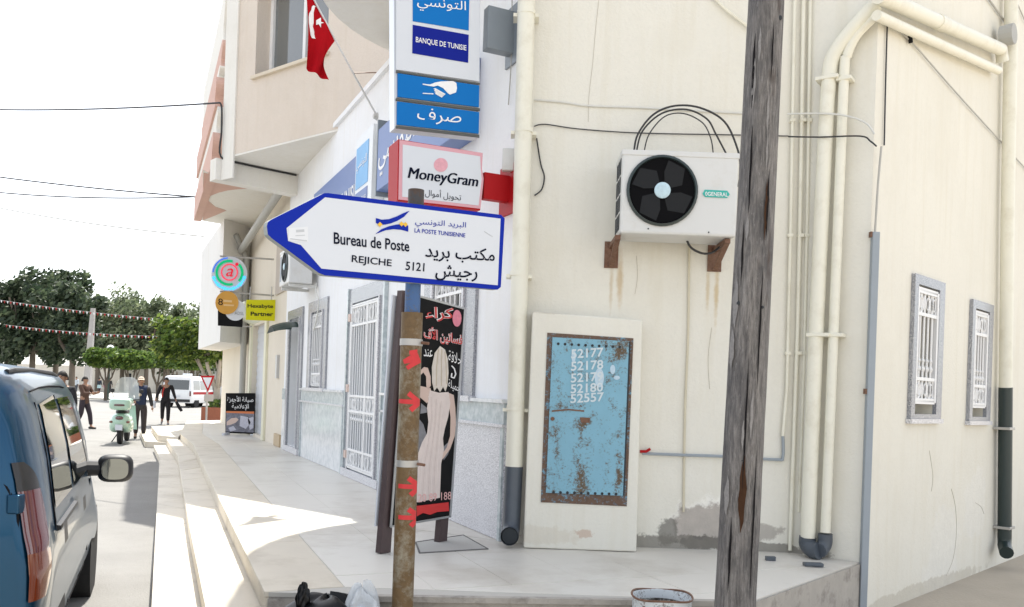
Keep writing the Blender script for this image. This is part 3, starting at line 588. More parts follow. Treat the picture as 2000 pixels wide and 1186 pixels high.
sc2 = onz(1588,1106,TZ); MB().box(sc2.x-.07, sc2.x+.07, sc2.y-.03, sc2.y+.03, TZ+.001, TZ+.025).build('pipe_scrap', pvcg, label='flat dark scrap on the tiles before the pipe bends', cat='scrap', bevel=.006)

# ------------------------------------------------------------------ telephone cabinet
CYb = 6.50; cp = Pan((0, CYb, 0), (0, -1, 0))
tl, tr, br, bl = [cp.pt(*p) for p in ((1040,608),(1255,625),(1243,1080),(1022,1070))]
tc = empty('telephone_cabinet', ((bl.x+br.x)/2, CYb, TZ), 'white masonry cabinet with a rusty blue steel door', 'cabinet')
cab_m = stucco('cabinet plaster', (.78,.76,.68), [(.25, .55, .5, .10, (.60,.52,.40), .6, .3, 7), (.60, .58, .10, .06, (.50,.30,.20), .5, .5, 14), (.2, 2.28, .5, .03, (.5,.45,.36), .7, .5, 8)], bs_=.25)
m = MB(); zt = (tl.z + tr.z)/2
pts = [Vector((bl.x,0,TZ)), Vector((br.x,0,TZ)), Vector((tr.x,0,tr.z)), Vector((tl.x,0,tl.z))]
m.prism([(p.x, CYb, p.z) for p in pts], (0, 6.729-CYb, 0)).build('masonry_box', cab_m, tc, bevel=.012)
dfp = [(1069,650),(1237,661),(1224,989),(1056,981)]
door_m = rusty('rusty blue door', (.21, .43, .55), (.11,.075,.042), .37, 10, [(.55, .95, .10, .45, .15), (.50, .73, .7, .10, .45), (.36, 1.3, .04, .7, .15), (.84, 1.1, .05, .35, .2), (.80, 2.0, .13, .12, .25), (.46, 1.55, .3, .04, .1), (.55,1.42,.10,.06,.25)])
polys('door_frame', cp, [dfp], rusty('rusty frame', (.15,.36,.50), (.12,.07,.045), .62, 8), tc, .006, .02)
polys('door', cp, [[(1079,659),(1229,667),(1217,968),(1066,962)]], door_m, tc, .018, .012)
polys('door_gap', cp, [[(1228,668),(1231,668),(1219,968),(1216,968)]], dark_in, tc, .0185, .004)
hs_ = [circ(1090+i*13.3, 672+i*.7, 2.8, n=10) for i in range(10)] + [circ(1081+i*13.5, 961+i*.4, 2.8, n=10) for i in range(10)]
polys('vent_hole', cp, hs_, dark_in, tc, .0205, .004, True)
polys('latch', cp, [[(1132,815),(1152,816),(1151,826),(1134,825)], circ(1079,818,4,n=10)], rust_m, tc, .026, .012, True)
polys('scratch', cp, strip([(1078,803),(1110,800),(1140,803)], 3), rust_m, tc, .0215, .003)
chalk = M('worn white stencil paint', (.62,.70,.74), .8, .12, 30)
for i, (t, y) in enumerate((('52177',700),('52178',724),('52179',747),('52180',768),('52557',787))): text(t, cp, (1115-i*.3, y+1), (1175-i*.3+(5 if i==4 else 3), y-3), (1115-i*.3, y-17), chalk, tc, off=.0225, bold=.02)
smear = M('washed out smear', (.50,.64,.74), .8, .2, 40)
polys('paint_smear', cp, [circ(1170,738,9,19), circ(1196,722,5,9), circ(1120,696,4,14), circ(1204,738,6,4)], smear, tc, .0215, .002, True)

# ------------------------------------------------------------------ air conditioners
def ac_unit(t, F, u0, u1, v0, v1, z0, z1, fan, r, badge=True, louvre=True):
    MB().ob(F, u0, u1, v0, v1, z0, z1).build('casing', offwhite, t, bevel=.018)
    MB().ob(F, u0-.004, u1+.004, v0-.004, v1+.006, z1-.035, z1+.006).build('lid', offwhite, t, bevel=.006)
    c = F.P(fan[0], v1, fan[1]); n = F.n
    MB().lathe(c + n*.001, [(r*1.04,0),(r*1.04,.014),(r*.97,.022),(r*.95,.003)], 40, ax=n, cap=False).build('fan_ring', M('dark green grey ring', (.03,.045,.045), .3), t, smooth=True)
    MB().lathe(c + n*.003, [(r*.96,0),(r*.96,.002)], 40, ax=n).build('fan_opening', M('fan black', (.004,.004,.005), .8, spec=.1), t)
    m = MB(); bl_m = M('fan blade', (.014,.015,.017), .6, spec=.2)
    for k in range(4):
        a0 = k*math.pi/2 + .35; d = F.d; up = Vector((0,0,1))
        pt = lambda a, rr, w: c + (d*math.cos(a) + up*math.sin(a))*rr*r + n*w
        m.add([pt(a0, .2, .007), pt(a0+.9, .2, .010), pt(a0+1.15, .55, .013), pt(a0+1.05, .9, .013), pt(a0+.45, .92, .009), pt(a0-.05, .6, .007)], [(0,1,2,3,4,5)])
    m.build('fan_blade', bl_m, t)
    MB().lathe(c + n*.012, [(r*.235,0),(r*.235,.012),(r*.15,.02)], 24, ax=n).build('fan_hub', M('pale blue hub sticker', (.50,.66,.74), .4, .25, 40), t, smooth=True)
    if not louvre:
        MB().ob(F, u1-.16, u1-.05, v1+.001, v1+.004, z0+.08, z1-.08).build('front_slot', conduit_g, t); return
    m = MB(); nz = 4
    for i in range(nz):
        for j in range(3): za = z0 + (z1-z0)*(.06+.9*i/nz); zb_ = z0 + (z1-z0)*(.06+.9*(i+.86)/nz); va = v0 + (v1-v0)*(.16+.26*j); m.ob(F, u0-.003, u0+.001, va, va+(v1-v0)*.17, za, zb_)
    m.build('side_louvre', dark_in, t)
aY = 6.27; ap = Pan((0, aY, 0), (0, -1, 0)); a_tl, a_tr, a_bl, a_br = [ap.pt(*p) for p in ((1216,293),(1445,302),(1211,454),(1437,464))]
ac = empty('air_conditioner', ((a_tl.x+a_tr.x)/2, 6.6, a_bl.z), 'white outdoor air conditioner with black fan on rusty brackets', 'air conditioner')
ux = lambda x: x - AW.o.x
az0, az1 = (a_bl.z + a_br.z)/2, (a_tl.z + a_tr.z)/2; fc = ap.pt(1293,373)
ac_unit(ac, AW, ux((a_tl.x+a_bl.x)/2), ux((a_tr.x+a_br.x)/2), .10, 6.73-aY, az0, az1, (ux(fc.x), fc.z), 67/1650*aY)
apf = Pan((0, aY-.001, 0), (0,-1,0))
bx = lambda x0,y0,x1,y1,k=.03: [(x0,y0),(x1,y0+(x1-x0)*k),(x1-(y1-y0)*.0,y1+(x1-x0)*k),(x0,y1)]
polys('badge', apf, [[(1372,379),(1376,371),(1420,373),(1425,380),(1420,387),(1377,385)]], M('teal badge', (.03,.42,.36), .4), ac, .006, .006)
text('0GENERAL', apf, (1377,383), (1421,385), (1377,375), printw, ac, off=.009, bold=.01)
for px in (1266, 1384): p = ap.pt(px, 447+(px-1266)*.06); MB().lathe(p, [(.006,0),(.006,.004)], 8, ax=(0,-1,0)).build('screw', dark_in, ac)
for px0 in (1195, 1397):
    x = aty(px0, 470, 6.72).x; zz = az0 - .005; m = MB()
    m.box(x-.055, x+.055, 6.718, 6.729, zz-.19, zz+.02); m.box(x-.02, x+.02, aY+.05, 6.717, zz-.035, zz-.001)
    m.hexa([(x-.02,6.717,zz-.18),(x+.02,6.717,zz-.18),(x+.02,6.69,zz-.18),(x-.02,6.69,zz-.18),(x-.02,aY+.12,zz-.036),(x+.02,aY+.12,zz-.036),(x+.02,aY+.07,zz-.036),(x-.02,aY+.07,zz-.036)])
    m.build('bracket', rust_m, ac)
hp = lambda pts, y: smoothp([aty(px, py, y) for px, py in pts], 6)
m = MB()
for pts, y, r in ((((1238,296),(1246,262),(1276,224),(1318,207),(1368,211),(1415,238),(1440,290),(1446,330),(1442,365)), 6.52, .008), (((1243,296),(1255,256),(1292,222),(1340,214),(1380,232),(1398,262),(1418,300)), 6.55, .007), (((1258,296),(1268,262),(1298,228),(1335,222),(1372,240),(1388,270),(1393,300)), 6.5, .005), (((1340,466),(1350,484),(1372,495),(1392,493),(1408,480)), 6.5, .009)): m.tube(hp(pts, y), r, 7)
m.build('hose', black_cable, ac, smooth=True)
ac2 = empty('air_conditioner', FA.P(7.6,.3,3.2), 'second air conditioner on the white facade, behind the arrow sign', 'air conditioner')
ac_unit(ac2, FA, 7.25, 8.1, .10, .46, 3.22, 3.78, (7.60, 3.5), .23, louvre=False)
for u in (7.35, 8.0): MB().ob(FA, u-.02, u+.02, .002, .44, 3.17, 3.215).build('bracket', offwhite, ac2)
MB().tube(smoothp([FA.P(7.3,.03,3.25), FA.P(7.15,.06,3.1), FA.P(7.05,.03,2.95), FA.P(7.1,.04,2.7), FA.P(7.3,.04,2.5)], 5), .012, 6).build('hose', white_cable, ac2, smooth=True)

# ------------------------------------------------------------------ arrow sign on its post
PYp = 4.6; pb_, pt_ = aty(786,1186,PYp), aty(813,372,PYp); pdir = (pt_ - pb_) / (pt_.z - pb_.z)
pz_ = lambda z: pb_ + pdir * (z - pb_.z); zpy = lambda py: aty(800, py, PYp).z
zj = zpy(611)
post_m = rusty('rusty galvanised post', (.30,.275,.21), (.13,.078,.03), .56, 3.2, fine=.3)
post = empty('sign_post', pz_(0), 'rusty round signpost with red spray-painted arrows and a blue upper tube', 'signpost')
MB().tube([pz_(-.05), pz_(.8), pz_(zj)], .058, 20).build('lower_tube', post_m, post, smooth=True)
MB().tube([pz_(zj-.02), pz_(zpy(372))], .042, 18).build('upper_tube', rusty('scuffed blue tube', (.05,.12,.28), (.10,.10,.11), .42, 12), post, smooth=True)
MB().tube([pz_(zpy(405)), pz_(zpy(371))], .0435, 18).build('tube_end', rusty('dark tube end', (.045,.045,.05), (.06,.035,.025), .5, 14), post, smooth=True)
for py in (669, 905):
    z = zpy(py); MB().tube([pz_(z-.018), pz_(z+.018)], .062, 20).build('clamp', steel, post, smooth=True)
    c = pz_(z); MB().tube([c + Vector((.055,-.02,0)), c + Vector((.10,-.035,-.004))], .008, 8).build('clamp_bolt', rust_m, post)
spray = M('red spray paint', (.60,.03,.035), .6, .2, 30)
def wrap(q, m):                                        # sprayed stroke wrapped on the round post, pixels -> angle and height
    def fn(a, b):
        px = (q[0][0]*(1-a)+q[1][0]*a)*(1-b) + (q[3][0]*(1-a)+q[2][0]*a)*b; py = (q[0][1]*(1-a)+q[1][1]*a)*(1-b) + (q[3][1]*(1-a)+q[2][1]*a)*b
        z = zpy(py); c = pz_(z); p = aty(px, py, PYp - .05); dx = max(-.0585, min(.0585, p.x - c.x)); return Vector((c.x + dx, c.y - math.sqrt(max(.0594**2 - dx*dx, 0)), z))
    m.grid(fn, 10, 4)
def stroke(x0, y0, x1, y1, w0, w1):
    L = math.hypot(x1-x0, y1-y0); nx, ny = -(y1-y0)/L, (x1-x0)/L; return [(x0+nx*w0,y0+ny*w0),(x1+nx*w1,y1+ny*w1),(x1-nx*w1,y1-ny*w1),(x0-nx*w0,y0-ny*w0)]
for y in (784, 948, 1008):
    m = MB(); wrap(stroke(778,y,815,y+1,4.2,4.6), m); wrap(stroke(798,y-16,819,y+1,5,4), m); wrap(stroke(802,y+17,820,y,5,4), m); m.build('red_arrow', spray, post)
m = MB(); wrap(stroke(788,708,818,697,4,10), m); wrap(stroke(795,720,818,704,4,5), m); wrap(stroke(800,690,815,690,4,7), m); m.build('red_arrow', spray, post)
sd = Vector((math.sin(R(53)), math.cos(R(53)), 0)); sn = Vector((math.cos(R(53)), -math.sin(R(53)), 0))
sp = Pan(pz_(zpy(470)) + sn * .075, sn)
ds = empty('direction_sign', pz_(zpy(470)), 'white and blue arrow-shaped post office direction sign', 'sign')
outl = [(521,442),(523,434),(530,429),(632,378),(640,377.5),(978,420),(985,427),(977.5,561),(971,566),(634,538),(622,533),(531,466),(523,458)]
MB().prism([sp.pt(*p) for p in outl], -sn * .045).build('panel', M('grey sign back', (.30,.33,.33), .6, .1), ds)
polys('blue_border', sp, [outl], blue, ds, .004, .0035)
polys('white_field', sp, [[(634,386),(976.5,427.5),(971,557.5),(627,525),(587,479),(562,471),(559,446)]], signwhite, ds, .006, .0018)
polys('sticker', sp, [[(563,446),(600,443),(601,473),(562,470)]], M('pale sticker', (.72,.74,.77), .4), ds, .0075, .001)
polys('sticker_print', sp, strip([(578,452),(592,451)], 5) + strip([(576,461),(594,460)], 1.5) + strip([(566,467),(598,471)], 2), M('faded print', (.5,.52,.55), .6), ds, .0085, .001)
for t, a, b, c, mt, bd_ in (('Bureau de Poste', (650.5,477), (798,492.5), (650.5,454), ink, .016), ('REJICHE', (685,516.5), (763,525), (686,498.5), ink, .014), ('5121', (790.5,528), (827,531), (791.5,511), ink, .014),
    ('LA POSTE TUNISIENNE', (808,454.5), (907,464.5), (808.5,446), blue, .012), (arabic('البريد التونسي'), (809,444), (908,451), (810,427), blue, 0), (arabic('مكتب بريد'), (828,510), (964,518), (829.5,477), ink, .012), (arabic('رجيش'), (848,548), (930,551), (850,517), ink, .012)):
    text(t, sp, a, b, c, mt, ds, off=.0085, bold=bd_)
k5 = lambda pts: cv(pts, 500, 360, .2867)
polys('logo_swoosh', sp, [k5([(812,232),(850,243),(900,240),(955,220),(1000,198),(1040,183),(1005,222),(960,250),(915,268),(880,276),(845,278),(812,266)]), k5([(810,340),(850,308),(900,288),(950,276),(1000,274),(1032,284),(1032,325),(985,312),(930,308),(880,315)])], blue, ds, .009, .002, True)
polys('logo_diamond', sp, [k5([(838-17,276),(838,259),(838+17,276),(838,293)]), k5([(985-17,272),(985,256),(985+17,272),(985,289)]), k5([(1012-17,276),(1012,260),(1012+15,276),(1012,293)])], M('logo yellow', (.80,.48,.04), .5), ds, .0115, .002, True)
polys('scuff', sp, strip(k5([(1550,322),(1585,345),(1608,358)]), 1), M('faded print', (.5,.52,.55), .6), ds, .008, .001)

# ------------------------------------------------------------------ blade signs on the bank corner
bt = Pan(FA.P(.17, 0, 0), -FA.d); c7 = lambda pts: cv(pts, 680, 0, .371); c4 = lambda pts: cv(pts, 640, 0, .2362)
bs = empty('bank_blade_sign', FA.P(.17, .5, bt.pt(860, 262).z), 'tall blue and white bank blade sign with handshake panel', 'sign')
frm = [(769,-70),(938,-60),(936,268),(770,251)]
MB().prism([bt.pt(*p) for p in frm], FA.d * .12).build('frame', alu, bs)
lb_ = M('bank light blue', (.003,.16,.50), .5, .03, spec=.15); db_ = M('bank dark blue', (.003,.012,.25), .5, .03, spec=.15)
polys('main_face', bt, [[(773,-66),(936,-50),(935,160),(773,137)]], signwhite, bs, .012, .012)
polys('light_blue_square', bt, [[(805,-50),(916,-38),(914,61),(805,43)]], lb_, bs, .016, .003); polys('dark_blue_panel', bt, [[(805,50),(914,69.5),(913,124),(804,105.5)]], db_, bs, .016, .003)
text(arabic('التونسي'), bt, (813,22), (908,32), (813.5,-6), printw, bs, off=.019, bold=.0)
text('BANQUE DE TUNISIE', bt, (810.5,86), (909,102.5), (810.8,73.5), printw, bs, off=.019, bold=.01)
for nm, q in (('handshake_panel', [(776,144),(935,168),(934.5,210),(776,190)]), ('exchange_panel', [(775,199),(935,220),(934,262),(774.5,244)])): polys(nm, bt, [q], lb_, bs, .012, .012)
for q in ([(773,139),(936,163),(936,166.5),(773,142.5)], [(773,192),(936,212.5),(936,218),(773,197)], [(773,246),(935,264),(935,270),(773,252)]): polys('divider', bt, [q], M('dark rubber trim', (.08,.085,.08), .5), bs, .014, .006)
text(arabic('صرف'), bt, (813,241), (899,248), (814,211), printw, bs, off=.016, bold=.0)
hand = [c4([(930,680),(1030,676),(1058,693),(1063,735),(1055,770),(1005,788),(985,774),(950,735),(905,713),(870,722),(838,717),(780,706),(780,698),(840,705),(885,688)]), c4([(780,774),(868,778),(868,786),(780,781)])]
hand += [c4([(868+i*4,740+i*13),(884+i*4,735+i*13),(968-i*7,783+i*7),(958-i*7,794+i*6)]) for i in range(4)]
polys('handshake_mark', bt, hand, printw, bs, .0165, .003)
z0_, z1_ = bt.pt(955,97).z, bt.pt(955,13).z
MB().ob(FA, .14, .24, .002, .25, z0_, z1_).build('bracket', M('slate grey bracket', (.20,.23,.26), .4), bs, bevel=.006); MB().ob(FA, .08, .30, .001, .02, z0_-.08, z1_+.06).build('wall_plate', M('slate grey bracket', (.2,.23,.26), .4), bs)
mp_ = Pan(FA.P(.10, 0, 0), -FA.d)
mg = empty('money_transfer_sign', FA.P(.1, .5, mp_.pt(860, 400).z), 'white money transfer sign in a red box frame', 'sign')
mf = [(780,274),(942,299.5),(941,330),(944,350),(938,408),(778,390)]
MB().prism([mp_.pt(*p, -.002) for p in [(778,272),(943,299),(938,411),(776,392)]], FA.d * .24).build('red_box', red, mg)
polys('pink_border', mp_, [mf], M('faded pink border', (.68,.35,.40), .4), mg, .006, .008); polys('white_face', mp_, [[(786,283),(937,306),(938,330),(940,350),(934,402),(785,385)]], signwhite, mg, .009, .003)
for dx_ in (0, .8, 1.6): text('MoneyGram', mp_, (795+dx_,355), (931+dx_,372), (796+dx_,327), ink, mg, off=.012+dx_*.0004, shear=.18)
text(arabic('تحويل أموال'), mp_, (829,386), (899,396), (830,367), ink, mg, off=.012)
polys('globe_mark', mp_, [circ(860,323,13.5)], M('pale pink globe', (.72,.36,.42), .5, .2, 40), mg, .012, .003)
za, zb2 = mp_.pt(955,402).z, mp_.pt(955,325).z
MB().ob(FA, .13, .21, .002, .24, za+.06, zb2-.04).build('bracket', red, mg, bevel=.006); MB().ob(FA, .04, .32, .001, .02, za-.04, zb2+.05).build('wall_plate', red, mg)
# fascia signs on the facade
fas_m = M('grey blue fascia', (.13,.20,.43), .4, .05, 2); sky_m = M('logo sky blue', (.10,.38,.72), .3)
f1 = empty('fascia_sign', FA.P(6.5,.1,4.06), 'far grey-blue bank fascia with French lettering above the arrow sign', 'sign', 'bank fascia signs')
fz = lambda px, py, v: FA.uz(px, py, v)
u_far = fz(613,382,.10)[0]; u_l0, u_l1 = fz(727,315,.16)[0], fz(695,315,.16)[0]; u_n1 = fz(737,315,.20)[0]; u_n0 = fz(893,262,.20)[0]
zt_f, zb_f = fz(697,303,.10)[1], fz(697,303,.10)[1] - .72; zt_n, zb_n = fz(739,254,.20)[1], fz(735,374,.20)[1]
MB().ob(FA, u_l1 + .01, u_far, .002, .10, zb_f, zt_f).build('panel', fas_m, f1, bevel=.005)
def ftext(s_, u0, u1, z0, z1, v, mat, par, bold=0):
    class Q:                                            # text placed by facade coordinates; seen from the street u runs right to left
        n = FA.n
        @staticmethod
        def pt(u, z, off=0): return FA.P(u, v + off, z)
    return text(s_, Q, (u0, z0), (u1, z0), (u0, z1), mat, par, bold=bold)
ftext('BANQUE DE TUNISIE', u_far - .1, u_l1 + .1, zb_f + .10, zb_f + .36, .10, printw, f1, .01)
MB().ob(FA, u_l0, u_l1, .002, .16, zb_f - .45, fz(724,246,.16)[1]).build('logo_panel', M('pale logo panel', (.74,.77,.80), .3), f1, bevel=.005)
wl = u_l1 - u_l0
MB().ob(FA, u_l0 + wl*.22, u_l1 - wl*.06, .161, .166, zb_f + .2, zt_f).build('logo_square', sky_m, f1); MB().ob(FA, u_l0 + wl*.22, u_l1 - wl*.06, .161, .166, zb_f - .15, zb_f + .15).build('logo_square', fas_m, f1)
ftext(arabic('التونسي'), u_l1 - wl*.1, u_l0 + wl*.27, zb_f + .4, zb_f + .56, .166, printw, f1); ftext('BANQUE DE TUNISIE', u_l1 - wl*.1, u_l0 + wl*.27, zb_f - .02, zb_f + .06, .166, printw, f1)
f2 = empty('fascia_sign', FA.P(2.8,.1,4.06), 'near grey-blue bank fascia with Arabic lettering behind the blade signs', 'sign', 'bank fascia signs')
MB().ob(FA, u_n0, u_n1, .002, .20, zb_n, zt_n).build('panel', fas_m, f2, bevel=.005); MB().ob(FA, u_n1 + .002, u_n1 + .03, .002, .205, zb_n - .05, zt_n + .12).build('end_cap', M('slate grey bracket', (.2,.23,.26), .4), f2)
ftext(arabic('البنك التونسي'), u_n1 - .06, u_n0 + .2, zb_n + .14, zb_n + .56, .20, printw, f2, .01)

# ------------------------------------------------------------------ flag
fb = FA.P(FA.uz(737,228)[0], 0, FA.uz(737,228)[1]); fpn = Pan(fb, -FA.d)
fl = empty('flag', fb, 'red national flag hanging from a slanted pole on the facade', 'flag')
tip = fpn.pt(592,-40); MB().tube([fb, fpn.pt(688,140), tip], .012, 8).build('flagpole', alu, fl); MB().lathe(fb, [(.05,0),(.03,.05)], 12, ax=FA.n).build('pole_socket', steel, fl)
MB().tube([fpn.pt(688,143), fpn.pt(735,142)], .006, 6).build('stay', rust_m, fl)
def flagpt(a, b, o=0):                                  # a along pole from tip, b down the cloth
    e0 = (596 + 58*a, -34 + 114*a); e1 = (597 + 44*a, 60 + 98*a) if True else 0
    e1 = (598 + 43*a**1.1, 134 + 24*a)
    x = e0[0] + (e1[0]-e0[0])*b + 4*math.sin(b*3.1)*(1-a); y = e0[1] + (e1[1]-e0[1])*b
    if a > .75: x -= (a-.75)*60*math.sin(b*math.pi)
    return fpn.pt(x, y, .03*math.sin(a*11 + b*3) * (.3 + b) + o)
MB().grid(flagpt, 18, 18).build('cloth', M('red flag cloth', (.40,.004,.010), .8, .12, 8, spec=.1), fl, smooth=True)
def onflag(px, py):                                     # white emblem lies on the cloth
    best = min(((i/30, j/30) for i in range(31) for j in range(31)), key=lambda ab: (lambda p: (p[0]-px)**2 + (p[1]-py)**2)(projpx(flagpt(*ab)))); return best
def projpx(p): q = p - E0; return (CX + FPX*q.dot(cX)/q.y, CY - FPX*q.dot(cY)/q.y)
em = []
for side in (0, 1):
    ab = [onflag(618 + 10*math.cos(t)*(1 if side == 0 else .55) - (5 if side == 0 else 1), 44 + 32*math.sin(t)) for t in [R(95 + 17*i) for i in range(11)]]; em.append(ab)
m = MB(); n = len(em[0])
for o_ in (.006, -.006):
    m.add([flagpt(a, b, o_) for a, b in em[0]] + [flagpt(a, b, o_) for a, b in em[1]], [(i, i+1, n+i+1, n+i) for i in range(n-1)])
m.add([flagpt(*onflag(624 + 8*math.cos(R(72*i*2)), 45 + 10*math.sin(R(72*i*2))), .008) for i in range(5)], [(0,1,2,3,4)])
m.build('emblem', printw, fl)

# ------------------------------------------------------------------ poster stand
b0, b1 = onz(755,1082,TZ), onz(866,1060,TZ); pe = (b1 - b0); pe.z = 0; pe.normalize(); pn_ = Vector((pe.y, -pe.x, 0)); pp_ = Pan(b0, pn_); c6 = lambda pts: cv(pts, 560, 560, .4554)
ps = empty('poster_stand', b0.lerp(b1, .5), 'tall black dress-hire poster on a brown metal stand behind the signpost', 'poster stand')
brown = M('brown painted angle iron', (.075,.05,.05), .5, .2, 12)
leg = lambda pts: MB().prism([pp_.pt(*p, -.02) for p in pts], -pn_ * .05)
leg([(790,567),(800,568),(767,1081),(747,1082)]).build('leg', brown, ps); leg([(898,612),(906,612),(877,1058),(861,1061)]).build('leg', brown, ps)
board = [(797,573),(908,603),(879,1009),(763,1029)]
polys('poster', pp_, [board], M('poster black', (.006,.006,.007), .5, .2, spec=.15), ps, .0, .015)
MB().prism([pp_.pt(x - 12, y + 2, -.09) for x, y in board], -pn_ * .012).build('back_panel', signwhite, ps)
polys('frame', pp_, strip(board + board[:1], 4), alu, ps, .004, .006)
skin_p = M('printed skin', (.62,.47,.41), .4, .08); dress = M('printed pale dress', (.70,.61,.58), .4, .16, 14); hair_p = M('printed blond hair', (.66,.61,.55), .4, .2, 20)
polys('printed_arm', pp_, [c6([(572,360),(588,345),(604,348),(616,385),(617,425),(605,440),(598,428),(597,385),(585,368),(574,378)]), c6([(566,425),(615,435),(625,470),(600,500),(566,470)]), c6([(692,455),(715,465),(722,520),(725,585),(720,640),(700,695),(672,735),(655,750),(660,725),(685,690),(700,640),(702,560),(694,500)])], skin_p, ps, .003, .002)
polys('printed_dress', pp_, [c6([(612,445),(650,455),(692,452),(700,500),(690,560),(676,610),(668,650),(672,700),(660,760),(655,905),(556,925),(553,800),(560,720),(578,670),(600,630),(606,580),(600,520)])], dress, ps, .005, .002)
polys('printed_hair', pp_, [c6([(655,255),(676,270),(688,310),(691,370),(686,425),(678,450),(668,430),(655,452),(642,432),(630,448),(621,410),(620,345),(632,285)])], hair_p, ps, .007, .002)
fold = M('dress fold print', (.62,.53,.505), .5, .2, 30); lightf = M('dress highlight print', (.75,.67,.64), .5, .1, 30)
for i in range(7): polys('printed_fold', pp_, strip(c6([(606+i*11,470+i*4),(612+i*8,560),(600+i*9,640),(578+i*11,760),(568+i*12,900)]), 1.1), fold if i % 2 else lightf, ps, .0065, .001)
for i in range(0): polys('printed_fold', pp_, strip(c6([(604,510+i*38),(650,522+i*38),(690-i*4,508+i*38)]), 1.0), fold, ps, .0068, .001)
for i in range(6): polys('printed_strand', pp_, strip(c6([(640+i*7,262+abs(i-2)*6),(630+i*10,340),(627+i*11,430-abs(i-2)*4)]), .9), M('hair strand print', (.48,.39,.28), .5) if i % 2 else lightf, ps, .009, .001)
polys('printed_veil', pp_, [c6([(560,560),(585,590),(600,640),(572,690),(556,720)]), c6([(668,690),(700,660),(708,672),(690,720),(672,745)]), c6([(575,500),(600,520),(600,540),(572,545)])], M('veil print', (.20,.20,.22), .5, .5, 20), ps, .0025, .001, True)
rp = M('poster red', (.60,.05,.05), .4)
for dx, mt, bo, of in ((0, printw, .05, .007), (0, rp, .012, .009)):
    text(arabic('كراء'), pp_, *c6([(592,148),(712,152),(592,85)]), mt, ps, off=of, bold=bo); text(arabic('فساتين الأف'), pp_, *c6([(584,232),(750,262),(584,165)]), mt, ps, off=of, bold=bo)
text(arabic('عند'), pp_, *c6([(584,298),(622,302),(584,266)]), printw, ps, off=.008); text(arabic('حلاقة'), pp_, *c6([(690,320),(745,335),(690,272)]), printw, ps, off=.008); text(arabic('جميلة'), pp_, *c6([(690,440),(738,460),(690,395)]), printw, ps, off=.008)
polys('scroll_mark', pp_, strip(c6([(705,340),(716,352),(722,375),(715,392),(703,388),(705,372)]), 2.2), printw, ps, .008, .002)
text('20 89 188', pp_, *c6([(560,925),(702,912),(560,890)]), M('poster pale red', (.75,.45,.44), .4), ps, off=.009)
polys('poster_roundel', pp_, [c6([(728+19*math.cos(R(t)), 136+36*math.sin(R(t))) for t in range(0,360,20)])], M('poster pink', (.70,.22,.30), .4, .3, 40), ps, .006, .002)
polys('red_band', pp_, [c6([(553,940),(690,924),(692,962),(640,966),(610,978),(580,970),(553,985)])], M('fresh red paint', (.60,.03,.03), .5), ps, .011, .002)

# ------------------------------------------------------------------ timber pole, drum, rubbish
w0, w1 = aty(1436,1186,4.5), aty(1496,0,4.5); wdir = (w1 - w0) / (w1.z - w0.z); wz = lambda z: w0 + wdir * (z - w0.z)
m = MB(); seg, ring = 28, 60; vs = []
for i in range(ring + 1):
    z = -.1 + 8.2 * i / ring; c = wz(z); r = .110 - .0045 * z
    for k in range(seg):
        a = 2*math.pi*k/seg; rr = r * (1 + .02*math.sin(3*a + z*.6) + .012*math.sin(7*a + 1.3*z) + random.uniform(-.008, .008)) - (.006 if k in (4, 15, 21) else 0); vs.append(c + Vector((rr*math.cos(a), rr*math.sin(a), 0)))
m.add(vs, [(i*seg+k, i*seg+(k+1) % seg, (i+1)*seg+(k+1) % seg, (i+1)*seg+k) for i in range(ring) for k in range(seg)] + [tuple(range(ring*seg, (ring+1)*seg))])
tp = empty('timber_pole', wz(0), 'weathered grey wooden utility pole leaning slightly right', 'utility pole'); m.build('shaft', wood('weathered wood'), tp, smooth=True)
for px, py, r in ((1447,591,.012), (1490,600,.008), (1527,30,.012), (1450,900,.006)):
    z = aty(px, py, 4.4).z; c = wz(z); p = aty(px, py, 4.4); dx = p.x - c.x; rr = .110 - .0045*z; y = c.y - math.sqrt(max(rr*rr - dx*dx, 1e-4)); MB().ball((c.x+dx, y+.002, z), r, .006, r*1.1, 10, 6).build('bolt_hole', dark_in, tp)
def polepatch(name, pts, mat, dep=.003):               # pts: left side downwards, then right side upwards
    n = len(pts)//2; k = 5; vs = []
    for i in range(n):
        (xa, ya), (xb, yb) = pts[i], pts[2*n-1-i]
        for q in range(k+1):
            px, py = xa + (xb-xa)*q/k, ya + (yb-ya)*q/k; z = aty(px, py, 4.4).z; c = wz(z); p = aty(px, py, 4.4); rr = (.110 - .0045*z)*1.03 + dep; dx = max(-rr*.98, min(rr*.98, p.x - c.x)); vs.append(Vector((c.x+dx, c.y - math.sqrt(rr*rr - dx*dx), z)))
    MB().add(vs, [(i*(k+1)+q, (i+1)*(k+1)+q, (i+1)*(k+1)+q+1, i*(k+1)+q+1) for i in range(n-1) for q in range(k)]).build(name, mat, tp, smooth=True)
def vcrack(x, y0, y1, w, mat, name='crack'):
    k = 7; L = [(x + (1440-1436)*0 + 60*(593-(y0+(y1-y0)*i/k))/1186*.0 + w*.10*math.sin(i*2.1+x), y0+(y1-y0)*i/k) for i in range(k+1)]
    sl = -.0506; L = [(a + sl*(b-y0), b) for a, b in L]; wd = [w*math.sin(math.pi*(i+.15)/(k+.3)) for i in range(k+1)]
    polepatch(name, [(a-q/2, b) for (a, b), q in zip(L, wd)] + [(a+q/2, b) for (a, b), q in list(zip(L, wd))[::-1]], mat)
ckm = M('dark wood split', (.012,.011,.012), .95, spec=.1); brm = M('rotten brown wood', (.055,.028,.016), .95, .4, 30, spec=.1); lgm = M('bleached wood sliver', (.25,.24,.235), .9, .35, 60, spec=.1)
